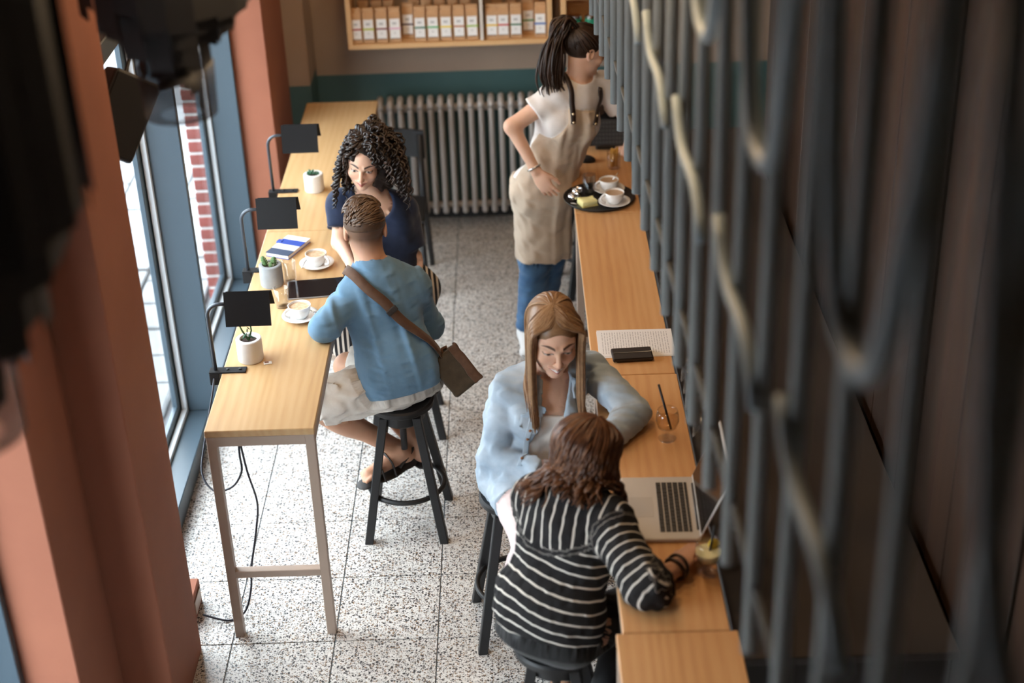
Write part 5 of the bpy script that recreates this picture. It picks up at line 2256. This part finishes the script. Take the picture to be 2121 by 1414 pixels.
tuck(o, den_sd, .004, .022)
shoes(fg, dw, mat('white_sneaker', (.66, .66, .66), .6))
# collar, placket, pocket, buttons
def patch(name, c, hw, hh, lift, th, material, surf, sidev, upv, parent, n=8, shape=None):
    """a thin sheet laid on a surface"""
    pts = []
    for i in range(n + 1):
        for k in range(n + 1):
            a, b = (i / n * 2 - 1), (k / n * 2 - 1)
            if shape is not None:
                a, b = shape(a, b)
            pts.append(np.asarray(c) + np.asarray(sidev) * a * hw + np.asarray(upv) * b * hh)
    pts = surf.snap(np.array(pts), lift, 4)
    nn = surf.grad(pts)
    m_ = (n + 1) ** 2
    vv = np.concatenate([pts + nn * th, pts - nn * .003])
    q = []
    for i in range(n):
        for k in range(n):
            f = (i * (n + 1) + k, (i + 1) * (n + 1) + k, (i + 1) * (n + 1) + k + 1, i * (n + 1) + k + 1)
            q.append(f)
    bd_ = [i * (n + 1) for i in range(n + 1)] + [n * (n + 1) + k for k in range(1, n + 1)] + [i * (n + 1) + n for i in range(n - 1, -1, -1)] + [k for k in range(n - 1, 0, -1)]
    for a, b in zip(bd_, bd_[1:] + bd_[:1]):
        q.append((b, a, a + m_, b + m_))
    me = np_mesh(name, vv, np.array(q))
    me.materials.append(material)
    o = link(name, me)
    return o
cs = fg.J['shR']
ax = fg.J['neck'] - fg.J['pelvis']
pc = fg.J['pelvis'] + ax * .66 - (-fg.side) * .085 + fg.fwd * .14
o = patch('chest_pocket', pc, .045, .052, .0015, .002, M_DENIM, den_sd, fg.side, fg.up, dw)
attach(o, dw)
o = patch('pocket_flap', pc + fg.up * .045, .047, .018, .0045, .0025, M_DSEAM, den_sd, fg.side, fg.up, dw)
attach(o, dw)
for g in (-1, 1):
    pl0 = nk + fg.fwd * .13 + fg.side * g * .080 - fg.up * .20
    o = patch('placket', pl0, .012, .11, .002, .0025, M_DSEAM if g < 0 else M_DENIM, den_sd, nrm(fg.side + .0 * fg.up), nrm(fg.up + fg.side * g * .02), dw, 10)
    attach(o, dw)
    co = patch('collar_wing', nk + fg.side * g * .092 + fg.fwd * .075 - fg.up * .010, .030, .038, .004, .005, M_DENIM, den_sd, nrm(fg.side * g + fg.fwd * -.2), nrm(fg.up * .5 - fg.fwd * .4), dw, 8, lambda a, b: (a * (1 - .45 * (b < 0) * -b), b))
    attach(co, dw)
bm3 = []
for k in range(4):
    p = den_sd.snap((nk + fg.fwd * .14 + fg.side * .080 - fg.up * (.11 + .055 * k))[None], .005)[0]
    sdb = Sdf()
    sdb.ell(p, (.0065, .0065, .0035), frame(fg.up, fg.fwd)[[0, 1, 2]], .002)
    me, v = sdb.mesh('shirt_button', .0022)
    me.materials.append(mat('copper_button', (.35, .16, .08), .35, .6))
    attach(link('shirt_button', me), dw)
# long straight hair
paths, pre, lens, lays = [], [], [], []
n = 26
for i in range(640):
    sgn = float(rs.choice((-1, 1)))
    az = sgn * (rs.uniform(.62, 1.42) if rs.rand() < .62 else rs.uniform(2.05, PI))
    aa = abs(az)
    lay = rs.uniform(.0, 1.0)
    L_ = rs.uniform(.27, .36) if aa < 1.6 else rs.uniform(.14, .22)
    pts = []
    e0 = math.radians(rs.uniform(48, 88) if aa < 1.5 else rs.uniform(80, 125))
    d0 = nrm((.10 + .10 * sgn * rs.rand(), math.cos(e0), math.sin(e0)))
    e1 = math.radians(-6)
    d1 = np.array((math.cos(e1) * math.sin(az), math.cos(e1) * math.cos(az), math.sin(e1)))
    om = math.acos(np.clip(d0.dot(d1), -1, 1))
    for k in range(12):
        u = k / 11
        dd = (math.sin((1 - u) * om) * d0 + math.sin(u * om) * d1) / math.sin(om)
        p = np.array((0, -.018, .035)) + np.array((.078, .098, .084)) * (1.03 + .04 * lay * min(1, 3 * u) + .06 * lay * u + .01 * u) * dd
        if aa < 1.5 and p[2] < .075:
            p[1] = min(p[1], .060 + .014 * lay)
            p[0] = sgn * max(abs(p[0]), .069 + .016 * lay)
        pts.append(H.w(p))
    pre.append(np.array(pts))
    lens.append(L_)
    lays.append(lay)
pre = np.array(pre)
fl_ = fall(pre[:, -1], (pre[:, -1] - pre[:, -2]) / np.linalg.norm(pre[:, -1] - pre[:, -2], axis=1, keepdims=True), np.array(lens), 16, den_sd, .006 + .014 * np.array(lays), .55)
for a_, b_ in zip(pre, fl_):
    wp = np.concatenate([a_, b_])
    for _ in range(2):
        wp[1:-1] = .5 * wp[1:-1] + .25 * (wp[:-2] + wp[2:])
    paths.append((wp, .0046 * np.concatenate([np.linspace(.5, 1, 4), np.ones(len(wp) - 9), np.linspace(1, .25, 5)])))
def dcut(sd_):
    sd_.ell(H.w((0, .10, -.025)), (.066, .085, .102), H.F, .01, 's')
ev = cap_mesh(H, dcut, 1.06, .004)
attach(add_hair(None, 'hair', M_H_BLOND, paths, 4, ev), dw)

# ======== woman in the striped cardigan
CARVE[:] = [('box', (.265, 3.476, .88), (.578, 4.968, .9495)), seat_of(.075, 3.845),
            ('cyl', (.545, 3.747, .9505), (.545, 3.747, .957), .033, .033), ('cyl', (.545, 3.747, .998), (.545, 3.747, 1.07), .0425, .040)]
sw = person('auburn-haired woman in a black and white striped cardigan at the laptop', (.03, 3.80, 0))
J = dict(pelvis=(.060, 3.84, .72), neck=(.140, 3.965, 1.095), shL=(.030, 4.045, 1.035), shR=(.250, 3.865, 1.060),
         elL=(.03, 4.20, .88), wrL=(.190, 4.12, .985), elR=(.350, 3.615, 1.008), wrR=(.462, 3.738, .990),
         hipL=(-.015, 3.88, .70), hipR=(.125, 3.77, .70), knL=(.16, 4.16, .64), knR=(.345, 3.99, .64),
         anL=(.093, 3.974, .298), toeL=(.107, 4.073, .248), anR=(.204, 3.827, .298), toeR=(.303, 3.813, .248))
fg = Fig(J, True, 1.0)
H = Head((.190, 3.995, 1.232), (.80, .36, -.48), (.32, .25, .91), 1.0)
sd = Sdf()
fg.torso(sd)
H.sculpt(sd, False, .2)
H.neck(sd, fg.J['neck'] - fg.up * .02, .054, .050)
for q in 'LR':
    fg.arm(sd, q, 0, .02, 2, False, (.048, .039, .038, .024))
    fg.leg(sd, q)
    fg.foot(sd, q)
hand(sd, J['wrR'], (.55, .83, .05), (.15, -.1, -1), .95, (16, 24, 20), .4, 40, right=True)
hand(sd, J['wrL'], (.70, -.62, .0), (0, 0, -1), .92, (10, 14, 12), right=False)
hb = H.c
wr = fg.J['wrR']
carve(sd)
me, v = sd.mesh('body', .0085, [(hb - (.15, .15, .16), hb + (.16, .15, .15), .0028), (wr - (.05, .05, .07), wr + (.17, .18, .08), .0032)])
set_attr(me, 'Col', H.colour(v, SK2, smile=.2))
me.materials.append(M_SKIN)
body_o = attach(link('body', me), sw)
M_STRIPE = attr_stripes('black_white_stripe_knit', (.016, .015, .016), (.72, .67, .60), .036, .15)
sd = Sdf()
fg.torso(sd, .020, .05, True, 1.08)
fg.arm(sd, 'R', .018, .035, 1.22, True, (.056, .052, .052, .044))
fg.arm(sd, 'L', .020, .035, 1.5, True, (.056, .052, .052, .040))
sd.ell(fg.J['pelvis'] + fg.up * .05 - fg.fwd * .02, (.190, .150, .15), fg.F, .06)
sd.warp(folds(.005, 26, 61))
sd.warp(folds(.0025, 60, 63))
sd.plane(fg.J['pelvis'] - fg.up * .03, -fg.up + .05 * fg.fwd, .01)
sd.cone(fg.J['neck'] + fg.up * .01, H.c, .066, .08, .008, 's')
o, me, v = cloth_obj(sw, 'striped_cardigan', sd, .0065, M_STRIPE)
tuck(body_o, sd, .004, .02, (H.c, .15))
rel = v - fg.J['pelvis']
upc, sdc_, fwc = rel @ fg.up, rel @ fg.side, rel @ fg.fwd
yoke = .245 + .10 * np.clip(np.abs(sdc_) / .2, 0, 1) ** 2
st = upc + .10 * sdc_ ** 2 / .2 + .012 * np.sin(sdc_ * 14)
st = np.where(upc > yoke, sdc_ * 1.0 + .15 * upc, st)
st = np.where(np.abs(upc - yoke) < .008, .018, st)
# sleeves follow the arm
for q in 'LR':
    a, e, w_ = fg.J['sh' + q], fg.J['el' + q], fg.J['wr' + q]
    d1 = nrm(e - a)
    t1 = (v - a) @ d1
    L1 = np.linalg.norm(e - a)
    dist1 = np.linalg.norm(v - a - np.clip(t1, 0, L1)[:, None] * d1, axis=1)
    d2 = nrm(w_ - e)
    t2 = (v - e) @ d2
    dist2 = np.linalg.norm(v - e - np.clip(t2, 0, 1)[:, None] * d2, axis=1)
    m1 = (dist1 < .083) & (t1 > .035)
    m2 = (dist2 < .08) & (t2 > 0)
    st = np.where(m1, t1, st)
    st = np.where((dist1 < .083) & (np.abs(t1 - .035) < .008), .018, st)
    st = np.where(m2 & (dist2 < dist1 + .01), L1 + t2, st)
    cuff = m2 & (t2 > (.004 if q == 'R' else .09))
    st = np.where(cuff, .018, st)
    st = np.where(False, .0, st)
set_attr(me, 'stripe', st)
attach(o, sw)
card_sd = sd
M_BLKT = fabric('black_trousers', (.012, .012, .013), (.018, .018, .019), 30, .85, .3)
sd = Sdf()
sd.ell(fg.J['pelvis'] - fg.Fp[1] * .02 - V3(0, 0, .012), (.188, .165, .118), fg.Fp, .05)
for q in 'LR':
    fg.leg(sd, q, .014, .04, 1.9, True)
o, me, v = cloth_obj(sw, 'black_trousers', sd, .0075, M_BLKT)
attach(o, sw)
tuck(o, card_sd, .004, .04)
shoes(fg, sw, mat('black_shoe', (.012, .012, .012), .5))
# bracelets
for k, (fr, rr) in enumerate(((.90, .0055), (.82, .0055))):
    c = fg.J['elR'] + (fg.J['wrR'] - fg.J['elR']) * fr
    d = nrm(nrm(fg.J['wrR'] - fg.J['elR']) + (.25 if k else -.15) * V3(0, 0, 1))
    a1 = nrm(np.cross(d, (0, 0, 1)))
    a2 = np.cross(d, a1)
    r0 = .037 if k == 0 else .035
    o = MB().tube([tuple(c + r0 * (a1 * math.cos(t_) + a2 * math.sin(t_))) for t_ in np.linspace(0, 2 * PI, 29)[:-1]], rr, 8, closed=True).build('bracelet', mat('dark_bronze_bangle', (.05, .035, .03), .3, .5), None, True)
    attach(o, sw)
# wavy shoulder-length hair
paths, pre, lens, lays, phs = [], [], [], [], []
n = 30
for i in range(620):
    az = rs.uniform(.75, PI) * rs.choice((-1, 1))
    aa, sgn = abs(az), math.copysign(1, az)
    lay = rs.uniform(0, 1)
    L_ = rs.uniform(.14, .22) + .09 * (az < 0) * (aa > 1.3)
    ph = rs.uniform(0, 6.28)
    pts = []
    for k in range(12):
        u = k / 11
        e = math.radians(87 - 88 * u)
        a2 = az * (.3 + .7 * min(1, u * 1.4)) if aa < 1.4 else az
        p = scalp(H, a2, e, 1.03 + .09 * lay + .06 * u)
        if aa < 1.15:
            p[1] = min(p[1], .07)
            p[0] = sgn * max(abs(p[0]), .073 * min(1, u * 1.8))
        pts.append(H.w(p))
    pre.append(np.array(pts))
    lens.append(L_)
    lays.append(lay)
    phs.append(ph)
pre = np.array(pre)
fl_ = fall(pre[:, -1], (pre[:, -1] - pre[:, -2]) / np.linalg.norm(pre[:, -1] - pre[:, -2], axis=1, keepdims=True), np.array(lens), 20, card_sd, .008 + .026 * np.array(lays), .5)
u = np.linspace(0, 1, 32)
for a_, b_, ph in zip(pre, fl_, phs):
    wp = np.concatenate([a_, b_])
    wav = .014 * np.clip(u - .12, 0, 1)[:, None] * (np.sin(u * 20 + ph)[:, None] * H.F[0] + np.cos(u * 20 + ph)[:, None] * H.F[1])
    wp = wp + wav
    paths.append((wp, .0050 * np.concatenate([np.linspace(.5, 1, 4), np.ones(len(wp) - 10), np.linspace(1, .25, 6)])))
ev = cap_mesh(H, lambda s_: s_.ell(H.w((0, .10, -.03)), (.066, .085, .104), H.F, .01, 's'), 1.08, .005)
attach(add_hair(None, 'hair', M_H_AUBURN, paths, 5, ev), sw)

# ======== waitress
CARVE[:] = [('box', (.265, 6.472, .60), (.573, 7.97, .9495))]
wa = person('waitress with a dark ponytail in white tee and beige apron at the bar', (.08, 6.92, 0))
J = dict(pelvis=(.128, 6.90, .915), neck=(.300, 6.90, 1.430), shL=(.430, 6.985, 1.375), shR=(.190, 6.845, 1.390),
         elL=(.590, 6.985, 1.165), wrL=(.545, 7.088, .995), elR=(-.016, 6.795, 1.265), wrR=(.090, 6.715, 1.068),
         hipL=(.200, 6.945, .89), hipR=(.070, 6.87, .89), knL=(.155, 6.94, .50), knR=(.070, 6.87, .50),
         anL=(.105, 7.02, .095), toeL=(.125, 6.92, .035), anR=(.022, 6.93, .095), toeR=(.030, 6.82, .035))
fg = Fig(J, True, 1.03)
H = Head((.335, 6.885, 1.600), (.86, .42, -.25), (.22, .06, .97), 1.0)
sd = Sdf()
fg.torso(sd)
H.sculpt(sd, False, .2)
H.neck(sd, fg.J['neck'] - fg.up * .02, .050, .047)
for q in 'LR':
    fg.arm(sd, q, 0, .02, 2, False, (.045, .037, .036, .023))
    fg.leg(sd, q)
    fg.foot(sd, q)
hand(sd, J['wrR'], (.50, -.16, -.85), (.25, .95, .1), .98, (8, 16, 14), 1.0, 30, right=True)
hand(sd, J['wrL'], (-.15, .95, -.10), (0, 0, -1), .95, (10, 14, 12), right=False)
hb = H.c
wr = fg.J['wrR']
wbody = sd
carve(sd)
me, v = sd.mesh('body', .0085, [(hb - (.15, .15, .16), hb + (.15, .15, .15), .0028), (wr - (.06, .09, .19), wr + (.17, .09, .05), .0035)])
set_attr(me, 'Col', H.colour(v, SK1, smile=.2))
me.materials.append(M_SKIN)
body_o = attach(link('body', me), wa)
M_TEE = fabric('white_jersey', (.76, .73, .71), (.82, .79, .77), 20, .85, .3)
sd = Sdf()
fg.torso(sd, .013, .05, True)
for q in 'LR':
    fg.arm(sd, q, .018, .03, .48, True, (.050, .050, .04, .03))
sd.warp(folds(.0045, 32, 71))
sd.plane(fg.J['pelvis'] - fg.up * .04, -fg.up, .01)
sd.cone(fg.J['neck'] + fg.up * .004, H.c, .062, .085, .01, 's')
o, me, v = cloth_obj(wa, 'tee_shirt', sd, .0065, M_TEE)
attach(o, wa)
tee_o = o
tuck(body_o, sd, .003, .007, (H.c, .15))
wtee = sd
M_JEAN = fabric('blue_jeans', (.035, .095, .20), (.085, .18, .32), 10, .9, .3)
sd = Sdf()
sd.ell(fg.J['pelvis'], (.138, .110, .125), fg.Fp, .05)
for q in 'LR':
    fg.leg(sd, q, .010, .03, 1.95, True, (.088, .060, .056, .044))
sd.warp(folds(.003, 45, 75, (.6, .6, 1.6)))
o, me, v = cloth_obj(wa, 'jeans', sd, .0075, M_JEAN)
attach(o, wa)
jean_o = o
for q in 'LR':
    sd = Sdf()
    fg.foot(sd, q, .02, .010)
    sd.plane((0, 0, .004), (0, 0, -1), .004)
    me, v = sd.mesh('sneaker', .007)
    me.materials.append(mat('white_sneaker', (.66, .66, .66), .6))
    attach(link('sneaker', me), wa)
# apron: shell over bib and skirt
M_APRON = fabric('beige_linen_apron', (.54, .435, .335), (.60, .49, .38), 25, .9, .45)
sd = Sdf()
jp = fg.J['pelvis']
fg.torso(sd, .021, .05, True, 1.0)
sd.ell(jp - V3(-.01, 0, .02), (.150, .135, .14), fg.F, .06)
kc = (fg.J['knL'] + fg.J['knR']) / 2
sd.cone(jp - V3(0, 0, .05), kc + V3(.012, -.01, .06), .158, .152, .05, sq=(nrm(fg.fwd), .80), caps=(None, 0.02))
sd.warp(folds(.006, 16, 81, (1.6, 1.6, .3)))
sd.warp(folds(.003, 40, 83))
bib = fg.J['pelvis'] + (fg.J['neck'] - fg.J['pelvis']) * .735
# cut above the bib line and behind the side seams (upper part only)
def bibcut(x, y, z):
    p = np.stack(np.broadcast_arrays(x, y, z), -1) - jp
    u_, f_, s_ = p @ fg.up, p @ fg.fwd, p @ fg.side
    top = u_ - (.455 + .0 * f_)
    wdt = .200 - .46 * np.clip(u_ - .12, 0, .4) + .35 * np.clip(.12 - u_, 0, .2)
    sidecut = np.where(u_ > .02, np.maximum(np.abs(s_) - np.maximum(wdt, .078), -f_ - .02), -1)
    sidecut = np.where(u_ > .02, np.maximum(sidecut, np.where(u_ > .12, -f_, -1)), sidecut)
    return np.maximum(top, sidecut)
sd.add(bibcut, (-9, -9, -9), (9, 9, 9), .004, 'i')
o, me, v = cloth_obj(wa, 'apron', sd, .0065, M_APRON)
attach(o, wa)
apron_sd = sd
tuck(tee_o, sd, .003, .012)
tuck(jean_o, sd, .004, .03)
both = Sdf()
both.ops = [op_ for op_ in wtee.ops if op_[4] in ('u',)]
M_STRAP = mat('dark_brown_leather', (.030, .018, .014), .5)
for g in (-1, 1):
    w_ = [jp + fg.up * .395 + fg.fwd * .13 + fg.side * g * .064, jp + fg.up * .455 + fg.fwd * .11 + fg.side * g * .072, jp + fg.up * .51 + fg.fwd * .06 + fg.side * g * .078, jp + fg.up * .55 + fg.side * g * .075, jp + fg.up * .50 - fg.fwd * .08 + fg.side * g * .06, jp + fg.up * .36 - fg.fwd * .12 + fg.side * g * .02]
    cur = both.snap(bend(w_, 7), .014)
    stv, stq = [], []
    for i, p in enumerate(cur):
        tt = nrm(cur[min(i + 1, len(cur) - 1)] - cur[max(i - 1, 0)])
        nn = both.grad(p[None])[0]
        b_ = nrm(np.cross(tt, nn))
        for s_, d_ in ((-1, 0), (1, 0), (1, 1), (-1, 1)):
            stv.append(p + b_ * s_ * .0125 + nn * d_ * .004)
    for i in range(len(cur) - 1):
        for k in range(4):
            stq.append((i * 4 + k, i * 4 + (k + 1) % 4, i * 4 + 4 + (k + 1) % 4, i * 4 + 4 + k))
    stq.append((3, 2, 1, 0))
    me = np_mesh('apron_strap', np.array(stv), np.array(stq), False)
    me.materials.append(M_STRAP)
    so = link('apron_strap', me)
    attach(so, wa)
    for k in (1, 5):
        p = cur[k] + both.grad(cur[k][None])[0] * .006
        sdb = Sdf()
        sdb.ell(p, (.0075, .0075, .0075), None, .002)
        me, v = sdb.mesh('rivet', .0025)
        me.materials.append(mat('brass_rivet', (.75, .62, .42), .25, 1.0))
        ro = link('rivet', me)
        ro.parent = so
# watch on the wrist
d = nrm(fg.J['wrR'] - fg.J['elR'])
a1 = nrm(np.cross(d, (0, 0, 1)))
a2 = np.cross(d, a1)
c = fg.J['elR'] + (fg.J['wrR'] - fg.J['elR']) * .93
o = MB().tube([tuple(c + .030 * (a1 * math.cos(t_) + a2 * math.sin(t_))) for t_ in np.linspace(0, 2 * PI, 29)[:-1]], .0055, 8, closed=True).build('bracelet', mat('silver_bracelet', (.6, .58, .55), .25, .9), None, True)
attach(o, wa)
# ponytail
paths = []
root = np.array((0, -.088, .098))
for i in range(300):
    az = rs.uniform(-PI, PI)
    el = math.asin(rs.uniform(-.30, .95))
    if abs(az) < 1.0 and el < .75:
        continue
    if el < 0 and abs(az) < 1.55:
        continue
    p0 = scalp(H, az, el, 1.02)
    pts = []
    for k in range(12):
        u = k / 11
        q = p0 * (1 - u) + root * u
        c = np.array((0, -.018, .035))
        dd = q - c
        rr = np.linalg.norm(dd / (.078, .098, .084))
        if rr < 1.04:
            q = c + dd / rr * 1.045
        pts.append(H.w(q))
    paths.append((np.array(pts), .0052 * np.linspace(.8, 1.0, 12)))
rt = H.w(root)
for i in range(170):
    o1 = rs.normal(size=3) * .010
    o2 = rs.normal(size=3) * (.022, .022, .02)
    w_ = [rt + o1, rt + H.F[1] * -.035 + V3(0, 0, .022) + o1, rt + H.F[1] * -.075 + V3(0, 0, -.02) + o1 * 1.6, rt + H.F[1] * -.105 + V3(-.005, 0, -.12) + o2 * .9, rt + H.F[1] * -.115 + V3(-.012, -.01, -.22) + o2, rt + H.F[1] * -.105 + V3(-.01, -.01, -.275 + rs.uniform(-.03, .02)) + o2 * .9]
    cur = both.push_out(bend(w_, 5), .008, 2)
    paths.append((cur, .0062 * np.concatenate([np.ones(len(cur) - 6), np.linspace(1, .3, 6)])))
ev = cap_mesh(H, lambda s_: (s_.ell(H.w((0, .10, -.03)), (.070, .088, .104), H.F, .01, 's'), s_.ell(H.w((0, .055, -.10)), (.10, .10, .085), H.F, .01, 's')), 1.05, .005)
attach(add_hair(None, 'hair', M_H_BROWN, paths, 5, ev), wa)
tie = MB().tube([tuple(rt + .017 * (H.F[0] * math.cos(t_) + H.F[2] * math.sin(t_)) + H.F[1] * -.012 + V3(0, 0, .01)) for t_ in np.linspace(0, 2 * PI, 21)[:-1]], .006, 8, closed=True).build('hair_tie', mat('tan_hair_tie', (.35, .16, .08), .6), None, True)
attach(tie, wa)
